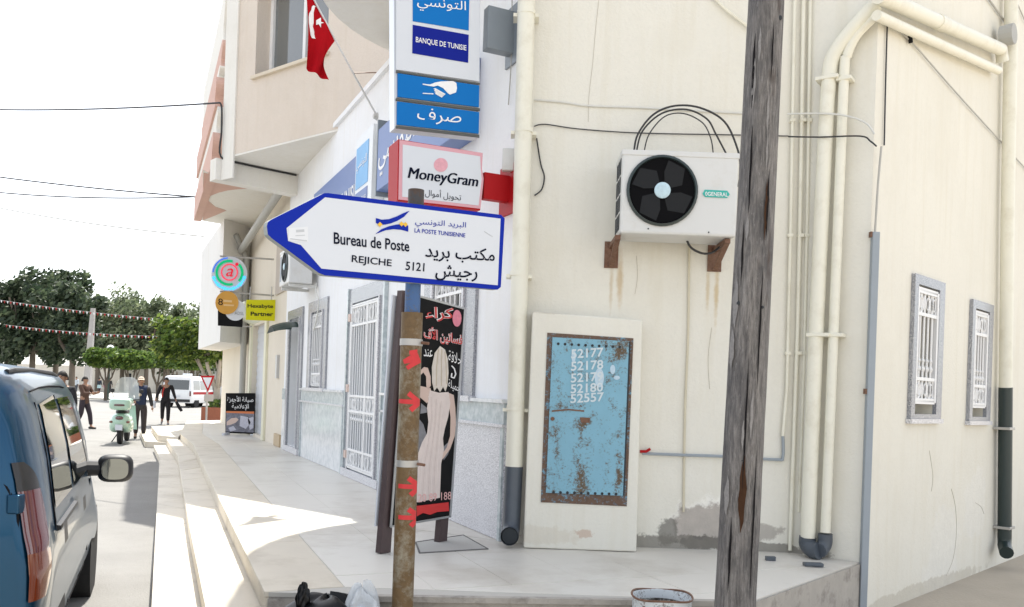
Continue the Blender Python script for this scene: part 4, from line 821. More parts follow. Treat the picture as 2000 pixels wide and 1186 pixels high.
for x, y0, y1, w in ((1503,330,470,5), (1478,60,210,4), (1472,240,420,3.5), (1490,520,760,4), (1462,700,960,3.5), (1478,880,1170,4), (1512,40,160,3), (1430,1010,1160,4), (1456,430,560,3)): vcrack(x, y0, y1, w, ckm)
vcrack(1453,890,1040,14,brm,'rotten_patch'); vcrack(1499,350,470,6,brm,'rotten_patch')
for x, y0, y1, w in ((1487,50,120,5), (1477,110,210,6), (1502,180,260,5), (1462,420,470,6), (1444,540,640,7), (1437,640,720,6), (1470,760,860,6), (1425,930,1010,7), (1500,260,330,4), (1452,820,880,5)): vcrack(x, y0, y1, w, lgm, 'sliver')
drc = aty(1293,1163,4.72); drz = drc.z
dr = empty('metal_drum', (drc.x, drc.y, 0), 'open white metal drum with a rusty rim', 'drum')
enam = rusty('white enamel drum', (.68,.72,.74), (.10,.07,.05), .40, 6)
MB().lathe((drc.x, drc.y, 0), [(.14,.0),(.145,.01),(.165,drz-.01),(.170,drz),(.160,drz-.004),(.152,drz-.05),(.135,.06)], 36).build('body', enam, dr, smooth=True)
MB().lathe((drc.x, drc.y, 0), [(.137,.1),(.1495,drz-.05)], 36, cap=False).build('inner_grime', rusty('grimy drum inside', (.50,.52,.50), (.05,.04,.03), .56, 8), dr, smooth=True)
m = MB(); m.tube([Vector((drc.x+.168*math.cos(t), drc.y+.168*math.sin(t), drz + .006*math.sin(3*t))) for t in [2*math.pi*i/36 for i in range(37)]], .006, 6).build('rim', rust_m, dr, smooth=True)
hx = aty(1246,1180,4.6); MB().ball((drc.x-.118, drc.y-.118, drz-.05), .012, .012, .016, 10, 6).build('rust_hole', rust_m, dr)
def lump(name, c, rx, ry, rz, mat, seed, parent=None, amp=.12, **k):
    rnd = random.Random(seed); ph = [(rnd.uniform(2,7), rnd.uniform(2,7), rnd.uniform(0,6.3)) for _ in range(6)]; m = MB()
    def fn(a, b):
        th, ph_ = 2*math.pi*a, math.pi*(b*.98 + .01); d = 1 + sum(amp/ (1+i*.35) * math.sin(p[0]*th*(1 if p[0] != int(p[0]) else 1) // 1 if False else math.sin(round(p[0])*th + p[2]) * math.sin(p[1]*ph_ + p[2])) * .5 for i, p in enumerate(ph))
        x, y, z = math.sin(ph_)*math.cos(th), math.sin(ph_)*math.sin(th), math.cos(ph_)
        return Vector((c[0]+rx*x*d, c[1]+ry*y*d, max(.006, c[2]+rz*z*d)))
    return m.grid(fn, 40, 24).build(name, mat, parent, smooth=True, doubles=True, **k)
bagm = M('black bin bag', (.004,.004,.005), .38, .2, spec=.3); bg_ = aty(640,1186,4.55)
gb = empty('rubbish_bag', (bg_.x, bg_.y, 0), 'knotted black rubbish bag against the terrace front', 'bag')
lump('sack', (bg_.x+.0, bg_.y, .255), .33, .24, .265, bagm, 3, gb); kn = aty(592,1160,4.5); lump('knot', (kn.x, kn.y, kn.z-.03), .035, .03, .08, bagm, 5, gb, .3)
cbg = aty(706,1180,4.5); clear, nt_, b_ = _mat('clear plastic bag'); b_.inputs['Base Color'].default_value = (.72,.76,.80,1); b_.inputs['Roughness'].default_value = .18; b_.inputs['Alpha'].default_value = .62; b_.inputs['Specular IOR Level'].default_value = .8; bump(nt_, b_, noise(nt_, 22, 4, .7), .9, .03)
pbg = empty('plastic_bag', (cbg.x, cbg.y, 0), 'clear plastic bag of empty bottles beside the signpost', 'bag')
lump('film', (cbg.x, cbg.y, .29), .125, .11, .28, clear, 9, pbg, .22)
for dx, dz, mt in ((-.03, .42, M('pale blue plastic', (.40,.58,.78), .3)), (.04, .39, M('milky plastic', (.75,.77,.8), .3))): MB().tube([(cbg.x+dx-.05, cbg.y, dz-.06), (cbg.x+dx+.02, cbg.y-.02, dz+.03), (cbg.x+dx+.04, cbg.y-.02, dz+.07)], [.035,.035,.014], 10).build('bottle', mt, pbg, smooth=True)

# ------------------------------------------------------------------ shop signs along the street
ng = Pan(FA.P(11.35, 0, 0), -FA.d); c3s = lambda pts: cv(pts, 410, 490, .1349)
ne = empty('neon_sign', FA.P(11.35, 1.2, 3.2), 'round white sign with a glowing pink at symbol', 'sign')
MB().prism([ng.pt(*p) for p in circ(448,535,35,34,40)], FA.d * .12).build('disc', M('white sign disc', (.62,.64,.70), .4), ne)
polys('red_symbol_ring', ng, strip(circ(448,532,15.5,15.5,24,20,400), 2.2), emis('pink neon', (.9,.06,.12), .40), ne, .02, .015)
text('a', ng, (441,540), (455,541), (441,524), emis('red neon', (.75,.01,.04), .35), ne, off=.03, shear=.3)
polys('green_ring', ng, strip(circ(447,533,24,23,20,75,285), 4.5), emis('green neon', (.005,.40,.16), .45), ne, .02, .015)
polys('green_ring', ng, strip(circ(449,533,24,23,10,-42,42), 4.5), emis('green neon', (.005,.40,.16), .45), ne, .02, .015)
polys('blue_ring', ng, strip(circ(447,534,31,30,14,185,265), 2), emis('blue neon', (.03,.15,.7), .5), ne, .02, .015)
polys('glowing_letter', ng, [p for i in range(16) for p in strip([(447+30*math.cos(R(12+i*10)), 535+29*math.sin(R(12+i*10))), (447+31.5*math.cos(R(17+i*10)), 535+30.5*math.sin(R(17+i*10)))], 4 if i % 3 else 6)], emis('cyan neon', (.08,.50,.95), .6), ne, .02, .015)
polys('red_dot', ng, [circ(462.5,516.5,3.2,n=12)], emis('red neon', (1,.05,.10), 1.2), ne, .022, .015)
for ya, yb in ((500, 506), (569, 577)): MB().tube([ng.pt(430, ya, -.06), ng.pt(536, yb, -.06)], .018, 8).build('bracket_bar', steel, ne)
ns = empty('round_shop_sign', FA.P(11.35, 1.2, 2.6), 'orange disc over a white ADSL disc and black board', 'sign')
polys('black_board', ng, [[(426,606),(475,612),(474,639),(426,636)]], black, ns, -.03, .02)
MB().prism([ng.pt(*p, -.015) for p in circ(460,606,20.5,20.5,30)], FA.d*.012).build('white_disc', signwhite, ns)
text('ADSL', ng, (458.5,614.5), (476.5,615.5), (458.5,608.5), M('grey print', (.25,.26,.28), .6), ns, off=-.010)
MB().prism([ng.pt(*p, .02) for p in circ(443,591.5,22.5,22.5,30)], FA.d*.03).build('orange_disc', M('orange disc', (.62,.33,.07), .5, spec=.2), ns)
text('8', ng, (426,596), (435,597), (426,583), ink, ns, off=.024); polys('small_print', ng, strip([(437,588),(452,589)], 4) + strip([(437,596),(456,597)], 3), M('pale orange print', (.72,.50,.24), .6), ns, .024, .002)
MB().tube([ng.pt(474,637.5,-.04), ng.pt(492,638,-.04)], .014, 6).build('bracket_bar', steel, ns)
hx_ = empty('yellow_sign', FA.P(11.35, .4, 2.9), 'yellow rectangular partner sign hanging beside the discs', 'sign')
hb = [(481,586),(538,586),(537,627),(480,625)]; MB().prism([ng.pt(*p, .03) for p in hb], FA.d*.05).build('panel', M('yellow sign', (.62,.60,.01), .5, spec=.2), hx_)
text('Hexabyte', ng, (483,603.5), (533,604.5), (483,594), ink, hx_, off=.034, bold=.02); text('Partner', ng, (489,617), (533,618), (489,609), ink, hx_, off=.034, bold=.025)
for px in (488, 530): MB().tube([ng.pt(px,586,0), ng.pt(px+1,560,0)], .012, 6).build('hanger', steel, hx_)
pipe('drainpipe', 'grey steel drainpipe past the shop shutter', [FA.P(14.85,.10,TZ), FA.P(14.85,.10,4.6), FA.P(14.6,.4,5.1)], .07, M('aged steel pipe', (.40,.40,.38), .5, .1, 4))
pipe('drainpipe', 'cream sloping pipe under the overhang', [FA.P(14.7,.25,4.75), FA.P(9.5,.22,5.2)], .08, M('aged steel pipe', (.4,.4,.38), .5))
ab_c = onz(468,850,TZ); abp = Pan((0, ab_c.y, 0), (0,-1,0)); ab = empty('pavement_board', (ab_c.x, ab_c.y, TZ), 'small repair shop board standing on the terrace by the shutter', 'board')
q = [(441,768),(498,768),(496,848),(440,846)]; MB().prism([abp.pt(*p) for p in q], (0,.04,0)).build('board', black, ab)
polys('photo_print', abp, [[(442,806),(496.5,808),(495.5,845),(441,843)]], M('machine photo print', (.16,.16,.20), .4, .9, 22), ab, .003, .002); polys('print_band', abp, [[(442,803),(496.5,804),(496.5,808.5),(442,806.5)]], M('orange band', (.62,.18,.06), .5), ab, .005, .002)
polys('printed_arm', abp, [[(443,824),(452,817),(462,816),(466,820),(460,826),(450,830),(443,831)]], skin_p, ab, .006, .002); polys('printed_part', abp, [[(470,812),(484,815),(490,826),(480,838),(468,832)], [(484,818),(495,814),(495,836),(488,840)], [(446,836),(456,832),(462,840),(450,843)]], M('pale photo print', (.50,.50,.58), .4, .4, 60), ab, .006, .002)
text(arabic('صيانة الأجهزة'), abp, (444,787), (495,788), (444,773), printw, ab, off=.005); text(arabic('الإعلامية'), abp, (453,801), (486,802), (453,788), printw, ab, off=.005)
for px in (441, 496): p = onz(px, 850, TZ); MB().box(p.x-.03, p.x+.03, p.y-.18, p.y+.2, TZ+.001, TZ+.05).build('foot', signwhite, ab)

# ------------------------------------------------------------------ street: planter trees, far square, trees
def branches(m, base, h, r, n, spread, rnd, tips):
    top = base + Vector((0,0,h*.45)); m.tube([base, base.lerp(top,.5)+Vector((rnd.uniform(-.04,.04),0,0)), top], [r, r*.85, r*.8], 9)
    for i in range(n):
        a = 2*math.pi*i/n + rnd.uniform(-.3,.3); e = top + Vector((math.cos(a)*spread, math.sin(a)*spread, h*rnd.uniform(.4,.62))); mid = top.lerp(e,.5) + Vector((math.cos(a)*spread*.15, math.sin(a)*spread*.15, -h*.03))
        m.tube([top - Vector((0,0,.05)), mid, e], [r*.55, r*.42, r*.28], 7); tips.append(e)
        for k in range(2): f = mid.lerp(e,.5) + Vector((rnd.uniform(-.4,.4)*spread, rnd.uniform(-.4,.4)*spread, h*rnd.uniform(.15,.3))); m.tube([mid, f], [r*.3, r*.15], 5)
def leaves(m, fn, n, size, rnd):
    for _ in range(n):
        c = fn(); d = Vector((rnd.gauss(0,1), rnd.gauss(0,1), rnd.gauss(0,1))).normalized(); e = d.orthogonal().normalized(); g = d.cross(e); s = size*rnd.uniform(.4,1.7)
        m.add([c - e*s, c + g*s*.55, c + e*s, c - g*s*.55], [(0,1,2,3)])
def clumps(c, rx, ry, rz, nc, rnd, rc=.35, flat=False):
    cs = []
    for _ in range(nc):
        while True:
            p = Vector((rnd.uniform(-1,1), rnd.uniform(-1,1), rnd.uniform(-1,1)))
            if p.length < 1 and (p.length > .45 or rnd.random() < .3): break
        cs.append((Vector((c[0]+p.x*rx, c[1]+p.y*ry, c[2]+p.z*rz)), rc*min(rx,rz)*rnd.uniform(.6,1.3)))
    def fn():
        cc, r = rnd.choice(cs); d = Vector((rnd.gauss(0,1), rnd.gauss(0,1), rnd.gauss(0,1))).normalized(); return cc + d * r * rnd.random()**.4
    return fn
def boxcrown(c, rx, ry, rz, rnd):
    ph = [rnd.uniform(0,6.3) for _ in range(4)]
    def fn():
        while True:
            p = Vector((rnd.uniform(-1,1), rnd.uniform(-1,1), rnd.uniform(-1,1))); q = (abs(p.x)**4 + abs(p.y)**4 + abs(p.z)**4)**.25
            if math.sin(p.x*6+ph[2])*math.sin(p.z*5+ph[3])*math.sin(p.y*5+ph[0]) > .45: continue
            if .70 < q < 1 or (q < .72 and rnd.random() < .12): break
        k = 1 + .08*math.sin(5*p.x+ph[0]) + .08*math.sin(6*p.z+ph[1]+3*p.y) + (rnd.random()**6)*.16; return Vector((c[0]+p.x*rx*k, c[1]+p.y*ry*k, c[2]+p.z*rz*k))
    return fn
ficus = leafmat('ficus leaves', (.025,.05,.012), (.10,.175,.028), (.29,.36,.07)); ficus2 = leafmat('clipped ficus leaves', (.035,.07,.015), (.10,.18,.03), (.24,.32,.06)); euca = leafmat('grey green leaves', (.06,.085,.045), (.15,.19,.10), (.29,.33,.20)); dkl = leafmat('dark conifer leaves', (.022,.04,.022), (.06,.09,.048), (.14,.175,.095))
bark_l = M('pale ficus bark', (.46,.41,.35), .9, .2, 9, .5, 30); bark = M('brown bark', (.16,.13,.10), .9, .2, 8, .5, 20)
def tree(name, label, base, h, r, crown_fn, nl, size, lm, bm_, rnd, nb=5, spread=1.0, group=None, branch_h=None):
    t = empty(name, base, label, 'tree', group); m = MB(); tips = []; branches(m, Vector(base), branch_h or h*.75, r, nb, spread, rnd, tips); m.build('trunk', bm_, t, smooth=True)
    m = MB(); leaves(m, crown_fn, nl, size, rnd); m.build('crown', lm, t); return t
rnd = random.Random(11)
def gpt(px, Y): return Vector(((px-CX)/FPX*Y, Y, 0))
pl0, pl1 = aty(393,800,30), aty(470,800,30); plz = aty(415,796,30).z
pl = empty('brick_planter', ((pl0.x+pl1.x)/2, 30.5, 0), 'red brick planter box under the pale-trunked trees', 'planter')
brick = M('red brick', (.36,.13,.075), .85, .22, 14)
MB().box(pl0.x, pl1.x, 30, 30.15, 0, plz).build('front_wall', brick, pl); MB().box(pl0.x, pl1.x, 31.6, 31.75, 0, plz).build('back_wall', brick, pl); MB().box(pl0.x, pl0.x+.15, 30.151, 31.599, 0, plz).build('end_wall', brick, pl); MB().box(pl0.x+.16, pl1.x-.01, 30.16, 31.59, 0, plz-.1).build('soil', earth, pl)
m = MB(); leaves(m, lambda: Vector((rnd.uniform(pl0.x+.1,pl1.x-.1), rnd.uniform(30.1,31.5), plz + rnd.uniform(-.05,.28))), 500, .07, rnd); m.build('weeds', ficus2, pl)
cA = aty(400,668,31.0)
tree('ficus_tree', 'bright green clipped tree with pale forked trunk, left of the brick planter pair', gpt(424,31.0)+Vector((0,0,.3)), 3.0, .15, boxcrown((cA.x, 31.0, cA.z+.05), 1.42, 1.3, .78, rnd), 9000, .075, ficus, bark_l, rnd, 6, .75, 'trees in the brick planter', 2.5)
tree('ficus_tree', 'pale-trunked planter tree half hidden behind the pavement board', gpt(455,34.0)+Vector((0,0,.3)), 3.0, .15, boxcrown((gpt(462,34).x, 34, cA.z), 1.3, 1.2, .8, rnd), 6000, .08, ficus2, bark_l, rnd, 5, .8, 'trees in the brick planter', 2.5)
for px0, px1, Y, yt, yb, lb in ((178,240,60,682,716,'leftmost clipped flat-topped tree by the white wall'), (222,292,58,686,718,'widest clipped flat-topped tree behind the lamp post'), (282,336,62,688,716,'clipped flat-topped tree right of the widest one'), (322,350,70,700,718,'small clipped tree beside the bright green planter tree'), (350,400,66,700,720,'clipped tree behind the white minibus')):
    a, b = aty(px0,700,Y), aty(px1,700,Y); zt_, zb_ = aty(px0,yt,Y).z, aty(px0,yb,Y).z
    tree('clipped_tree', lb, Vector(((a.x+b.x)/2, Y, 0)), 3.0, .13, boxcrown(((a.x+b.x)/2, Y, (zt_+zb_)/2), (b.x-a.x)/2, 1.3, (zt_-zb_)/2, rnd), 8000, .11, ficus2, bark, rnd, 4, .6, 'clipped trees along the square', 2.6)
for px, Y, yt, w, lm, lb in ((15,74,545,4.6,dkl,'dark spreading tree at the left edge of the photo'), (62,72,535,3.8,dkl,'dark tree, second from the left edge'), (108,76,528,3.4,dkl,'tallest dark tree with a ragged top'), (140,70,566,2.6,dkl,'dark narrow tree just left of the concrete pole'), (190,92,574,4.2,euca,'grey-green tree right behind the concrete pole'), (238,96,566,4.0,euca,'wispy grey-green tree above the globe lamp'), (285,94,578,3.6,euca,'grey-green tree above the clipped hedge trees'), (322,98,592,3.0,euca,'slim grey-green tree left of the bright planter tree'), (375,100,598,4.5,euca,'grey-green tree behind the overhanging block')):
    c = aty(px, yt, Y); h = c.z; b = gpt(px, Y); cl = clumps((b.x, Y, (h+2.9)/2), w, w*.8, (h-2.9)/2, 46, rnd, .30)
    tree('tall_tree', lb, b, h, .28, cl, 9000 if lm is dkl else 6500, .20 if lm is dkl else .19, lm, bark, rnd, 6, w*.6, 'tall trees behind the square')
# far wall, houses, posts
fw = empty('boundary_wall', gpt(180,100), 'long low white wall across the far square', 'wall'); far_w = stucco('far pale wall', (.80,.75,.67), bs_=.1)
MB().box(gpt(-300,100).x, gpt(236,100).x, 100, 100.3, 0, 2.75).build('wall', far_w, fw); MB().box(gpt(-300,100).x, gpt(236,100).x, 99.9, 100.4, 2.76, 2.9).build('coping', far_w, fw)
h1 = empty('far_house', gpt(255,98), 'low cream house with a small dark window across the square', 'house'); a, b = gpt(237,98).x, gpt(285,98).x
HF = Fr((a,98), (1,0), (0,-1)); wx0, wx1 = gpt(245,98).x - a, gpt(256,98).x - a
MB().wall(HF, 0, b-a, 0, 3.6, [(wx0, wx1, 1.3, 2.2)], .3).build('wall', stucco('far cream wall', (.80,.76,.68), bs_=.1), h1); MB().box(a+wx0, a+wx1, 98.15, 98.2, 1.3, 2.2).build('window', glass_d, h1); MB().box(a-.1, b+.1, 97.9, 104, 3.61, 3.8).build('roof', far_w, h1)
h2 = empty('far_house', gpt(330,104), 'long white building behind the minibus', 'house'); a, b = gpt(286,104).x, gpt(480,104).x
HF2 = Fr((a,104), (1,0), (0,-1)); hl = [(3+i*3.2, 3.9+i*3.2, .2, 2.3) for i in range(3)]
MB().wall(HF2, 0, b-a, 0, 3.9, hl, .3).build('wall', stucco('far white house', (.86,.85,.83), bs_=.1), h2)
for q in hl: MB().box(a+q[0], a+q[1], 104.15, 104.2, q[2], q[3]).build('door', M('faded blue door', (.25,.30,.36), .6), h2)
MB().box(a-.1, b+.1, 103.9, 112, 3.91, 4.1).build('roof', far_w, h2)
bp = gpt(170,66); MB().hexa([(bp.x-.28,65.8,0),(bp.x+.28,65.8,0),(bp.x+.28,66.2,0),(bp.x-.28,66.2,0),(bp.x+.12,65.9,aty(176,602,66).z),(bp.x+.42,65.9,aty(176,602,66).z),(bp.x+.42,66.1,aty(176,602,66).z),(bp.x+.12,66.1,aty(176,602,66).z)]).build('concrete_pole', M('concrete', (.42,.40,.38), .9), label='tapered concrete pole among the far trees', cat='utility pole')
lmpb = gpt(211,62); lt = empty('lamp_post', lmpb, 'dark green lamp post with a white globe', 'street lamp'); gz = aty(213,681,62).z
MB().tube([lmpb, lmpb+Vector((.08,0,gz-.3))], [.09,.05], 8).build('post', M('green post', (.03,.07,.06), .5), lt); MB().ball(lmpb+Vector((.09,0,gz)), .27, .27, .27, 16, 12).build('globe', M('white globe', (.82,.82,.82), .3), lt, smooth=True)
yc = aty(404,752,29.3); yl = empty('yield_sign', (yc.x, 29.3, 0), 'red and white upside-down triangle give way sign', 'road sign'); yp = Pan((0,29.3,0), (0,-1,0))
MB().tube([(yc.x,29.36,0),(yc.x,29.36,yc.z+.25)], .035, 8).build('post', steel, yl); polys('red_triangle', yp, [[(391,734),(419,734),(406,766)]], red, yl, .0, .02); polys('white_centre', yp, [[(396,737.5),(414,737.5),(406,758.5)]], signwhite, yl, .006, .003); polys('supplementary_plate', yp, [[(399,771),(417,771),(416,784),(398,784)]], M('worn plate', (.45,.42,.38), .6), yl, .004, .01)
for q in ((-24,64,-12,66.5), (-30,70,-15,71), (-36,76,-19,77)): MB().add([(q[0]*1.6,q[1],.106),(q[2]*1.2,q[1],.106),(q[2]*1.2,q[3],.106),(q[0]*1.6,q[3],.106)], [(0,1,2,3)]).build('kerb_stripe', stripe, kind='structure')
def wire(name, lb, a, b, sag, r, mat=black_cable, cat='cable'):
    pts = [a.lerp(b, i/16) - Vector((0,0,sag*4*(i/16)*(1-i/16))) for i in range(17)]; return MB().tube(pts, r, 5).build(name, mat, label=lb, cat=cat)
wire('overhead_wire', 'top overhead wire running to the beige wall', aty(-60,213,18), V1 + Vector((-.08,-.05, aty(428,203,V1.y).z)), .06, .016)
wire('overhead_wire', 'second overhead wire from the top, left of the pink moulding', aty(-60,338,22), aty(398,386,19.5), .05, .018); wire('overhead_wire', 'third overhead wire from the top, nearly level', aty(-60,370,24), aty(398,384,19.8), .12, .018); wire('overhead_wire', 'lowest pale overhead wire sloping down to the block', aty(-60,394,24), aty(398,462,20), .1, .016, grey_cable)
MB().tube(smoothp([V1+Vector((-.07,-.06,aty(430,203,V1.y).z)), V1+Vector((-.03,-.07,aty(440,215,V1.y).z)), V1+Vector((-.02,-.07,aty(440,260,V1.y).z)), V1+Vector((-.02,-.06,aty(438,308,V1.y).z)), BF.P(.3,.03,ZR-.08), BF.P((bmE-V1).length-.05,.03,ZR-.08)], 5), .017, 6).build('cable', black_cable, smooth=True, label='black cable dropping down the beige wall to the soffit beam', cat='cable')
for lb, a, b, n in (('upper red and white bunting string', aty(-20,583,46), aty(392,629,40), 60), ('lower red and white bunting string', aty(8,634,44), aty(328,657,42), 48)):
    bt_ = empty('bunting', a, lb, 'bunting', 'bunting over the street'); f_ = lambda t: a.lerp(b, t) - Vector((0,0,.12*4*t*(1-t)))
    MB().tube([f_(i/24) for i in range(25)], .012, 4).build('string', grey_cable, bt_)
    for mt, par in ((red, 0), (printw, 1)):
        m = MB()
        for i in range(par, n, 2): p = f_((i+.5)/n); q = f_((i+1.1)/n); m.add([p, q, p.lerp(q,.5) - Vector((0,0,.15)), p.lerp(q,.5) - Vector((0,.04,.08))], [(0,1,2),(0,3,1)])
        m.build('pennants', mt, bt_, kind='stuff')

# ------------------------------------------------------------------ vehicles
class Van:
    PR = [(.28,.74),(.36,.80),(.60,.832),(.85,.835),(.97,.825),(1.05,.808),(1.30,.770),(1.52,.722),(1.66,.668),(1.73,.60),(1.775,.42),(1.785,0)]
    def __init__(s, O, fd, L=4.0, H=1.785, W=.835, tops=None, rear_taper=.13, tumble=1.0):
        s.O = Vector(O); s.f = Vector((fd[0], fd[1], 0)).normalized(); s.r = Vector((s.f.y, -s.f.x, 0)); s.L, s.H, s.W = L, H, W; s.rt = rear_taper; s.tum = tumble
        s.tops = tops or [(0,1.64),(.12,1.705),(.5,1.73),(2.5,1.715),(2.75,1.63),(3.25,1.12),(3.8,.98),(4.0,.72)]
    def ip(s, tab, x):
        if x <= tab[0][0]: return tab[0][1]
        for (a, b), (c, d) in zip(tab, tab[1:]):
            if x <= c: return b + (d-b)*(x-a)/(c-a)
        return tab[-1][1]
    def w(s, l, h):
        top = s.ip(s.tops, l); hh = .28 + (h - .28) * (1.785 - .28) / max(top*1.785/1.785 - .28, .1) if top < s.H*.98 else .28 + (h-.28)*(1.505)/(top-.28)
        w = s.ip(s.PR, min(hh, 1.785)); w = s.W * (1 - (1 - w/.835) * s.tum)
        if l < .32: w -= s.rt * (1 - math.sqrt(max(0, 1 - (1 - l/.32)**2)))
        if l > s.L - .7: w -= .16 * ((l - s.L + .7)/.7)**2
        return max(w, 0)
    def P(s, l, h, side=1, off=0, w=None):
        ww = s.w(l, h) if w is None else w
        return s.O + s.f * (l + max(0, h - .9) * .10 * max(0, 1 - l/1.5)) + s.r * side * (ww + off) + Vector((0,0,h))
    def shell(s, mat, parent, name='body'):
        m = MB(); ls = [0,.02,.05,.1,.16,.24,.32,.5,.8,1.2,1.6,2.0,2.4,2.6,2.75,2.9,3.1,3.25,3.5,3.8,3.95,4.0]; ls = [l * s.L / 4.0 for l in ls]; ts = [0,.06,.13,.22,.32,.42,.52,.60,.68,.76,.83,.89,.93,.96,.985,1.0]
        vs = []
        for l in ls:
            top = s.ip(s.tops, l)
            row = [s.P(l, .28 + (top-.28)*t, 1) for t in ts] + [s.P(l, .28 + (top-.28)*t, -1) for t in ts[::-1]]; vs += row
        n = len(ts)*2; fs = [(i*n+k, (i+1)*n+k, (i+1)*n+(k+1) % n, i*n+(k+1) % n) for i in range(len(ls)-1) for k in range(n)] + [tuple(range(n)), tuple(range((len(ls)-1)*n, len(ls)*n))[::-1]]
        return m.add(vs, fs).build(name, mat, parent, smooth=True, doubles=True)
    def patch(s, name, l0, l1, h0, h1, mat, parent, off=.006, side=1, corner=.0, shape=None, nu=12, nv=12, th=None):
        m = MB()
        def fn(a, b):
            l = l0 + (l1-l0)*a; h = h0 + (h1-h0)*b
            if shape: l, h = shape(a, b)
            return s.P(l, h, side, off)
        m.grid(fn, nu, nv)
        if corner: pass
        return m.build(name, mat, parent, smooth=True)
    def rear(s, name, w0, w1, h0, h1, mat, parent, off=.008):
        tilt = lambda h: max(0, h - .9) * .10
        m = MB(); m.grid(lambda a, b: s.O + s.f * (tilt(h0+(h1-h0)*b) - off) + s.r * (w0 + (w1-w0)*a) + Vector((0,0,h0+(h1-h0)*b)), 6, 6); return m.build(name, mat, parent)
    def line(s, name, pts, mat, parent, r=.005, side=1, off=.001):
        return MB().tube([s.P(l, h, side, off) for l, h in pts], r, 5).build(name, mat, parent)
    def wheel(s, l, side, parent, r=.30, tw=.19, inset=.03):
        w = s.W - inset; c = s.O + s.f*l + s.r*side*w + Vector((0,0,r)); ax = s.r*side
        t = MB().lathe(c - ax*tw, [(r*.62,0),(r*.95,0),(r,.03),(r,tw-.03),(r*.95,tw),(r*.64,tw-.005)], 28, ax=ax).build('wheel', M('tyre rubber', (.02,.02,.021), .8), parent, smooth=True)
        MB().lathe(c - ax*.06, [(r*.64,0),(r*.62,.05),(r*.3,.035),(r*.12,.05)], 24, ax=ax).build('rim', steel, t, smooth=True)
        MB().lathe(c - ax*(tw+.03), [(r*1.22,0),(r*1.22,tw+.045 - .0)], 28, ax=ax).build('wheel_arch', M('wheel arch black', (.012,.012,.013), .9), parent)
def carpaint(name, col, flake=.25, coat=1):
    m, nt, b = _mat(name); c = mixc(nt, noise(nt, 3), tuple(x*.9 for x in col), tuple(x*1.1 for x in col)); nt.links.new(c, b.inputs['Base Color']); b.inputs['Metallic'].default_value = flake; b.inputs['Roughness'].default_value = .32; b.inputs['Coat Weight'].default_value = coat; b.inputs['Coat Roughness'].default_value = .03; return m
seam = M('panel gap', (.01,.01,.012), .8, spec=.1); trim = M('black plastic trim', (.018,.018,.02), .5)
vfd = Vector((-.384, .923, 0)); vr = Vector((.923, .384, 0)); rc_ = aty(40, 1000, 3.5); vO = Vector((rc_.x, rc_.y, 0)) - vr * .735
van = empty('blue_van', vO, 'dark blue panel van parked at the left edge, tail light nearest', 'van')
V = Van(vO, vfd, rear_taper=.085); vb = carpaint('dark blue metallic', (.003,.052,.115), .75, .4); V.shell(vb, van)
vg = glassy('van window glass', (.02,.024,.024), .03)
V.patch('rear_side_window', 0, 1, 0, 1, vg, van, shape=lambda a, b: (.52 + .80*a + (.10*b*(1-a)), 1.02 + (.52 - .03*(1-a))*b)); V.patch('front_door_window', 0, 1, 0, 1, vg, van, shape=lambda a, b: (1.46 + .98*a - .38*b*a, 1.02 + .50*b))
V.patch('windscreen_pillar', 0, 1, 0, 1, trim, van, off=.004, shape=lambda a, b: (2.42 + .14*a - .36*b, 1.0 + .52*b))
tl_m = glassy('red tail lamp', (.09,.003,.004), .1); V.patch('tail_light', 0, 1, 0, 1, tl_m, van, off=.012, shape=lambda a, b: (.004 + (.15 + .03*math.sin(math.pi*b))*a, .90 + .26*b)); V.patch('indicator_lamp', 0, 1, 0, 1, glassy('amber lamp', (.16,.028,.006), .1), van, off=.012, shape=lambda a, b: (.004 + (.07 + .11*math.sin(math.pi*(b*.5+.12)))*a, .70 + .20*b)); V.patch('tail_light_top', 0, 1, 0, 1, M('smoked lamp trim', (.02,.018,.018), .3), van, off=.010, shape=lambda a, b: (.004 + (.15 - .10*b*b)*a, 1.16 + .12*b))
for pts in ([(.45,.40),(.45,.97),(.48,1.30),(.50,1.52)], [(1.40,.36),(1.40,1.2),(1.40,1.54)], [(2.52,.45),(2.50,.95)], [(.50,1.57),(.9,1.585),(1.4,1.59),(1.9,1.585),(2.1,1.575)], [(.5,.36),(2.5,.36)]): V.line('door_seam', pts, seam, van)
V.line('slide_rail', [(.50,.93),(1.38,.93)], trim, van, .016); V.patch('slide_handle', .47, .62, .86, .96, trim, van, off=.03); V.patch('door_handle', 1.52, 1.70, .86, .94, trim, van, off=.03)
V.line('rear_door_seam', [(.006,.36),(.006,1.1),(.01,1.62)], seam, van, .007, off=.003)
V.rear('rear_window', -.60, .52, 1.05, 1.55, vg, van); V.rear('rear_bumper', -.72, .72, .30, .52, trim, van, .05)
hg = MB().box(0,0,0,0,0,0); hgp = V.P(.01, 1.12, 1, .0); MB().box(hgp.x-.03, hgp.x+.02, hgp.y-.03, hgp.y+.02, hgp.z-.05, hgp.z+.03).build('hinge', vb, van, bevel=.006)
MB().tube([V.P(.35,1.66,1,0), V.P(.5,1.67,1,.008), V.P(1.2,1.675,1,.008), V.P(2.1,1.665,1,.008), V.P(2.3,1.65,1,0)], .012, 8).build('roof_rail', trim, van)
mb_ = V.P(2.48, 1.02, 1, 0); mr = mb_ + V.r*.17; mm = MB()
MB().tube([mb_ - V.r*.03, mb_ + V.r*.10], [.055,.05], 10).build('mirror_arm', trim, van)
mc = mb_ + V.r*.175
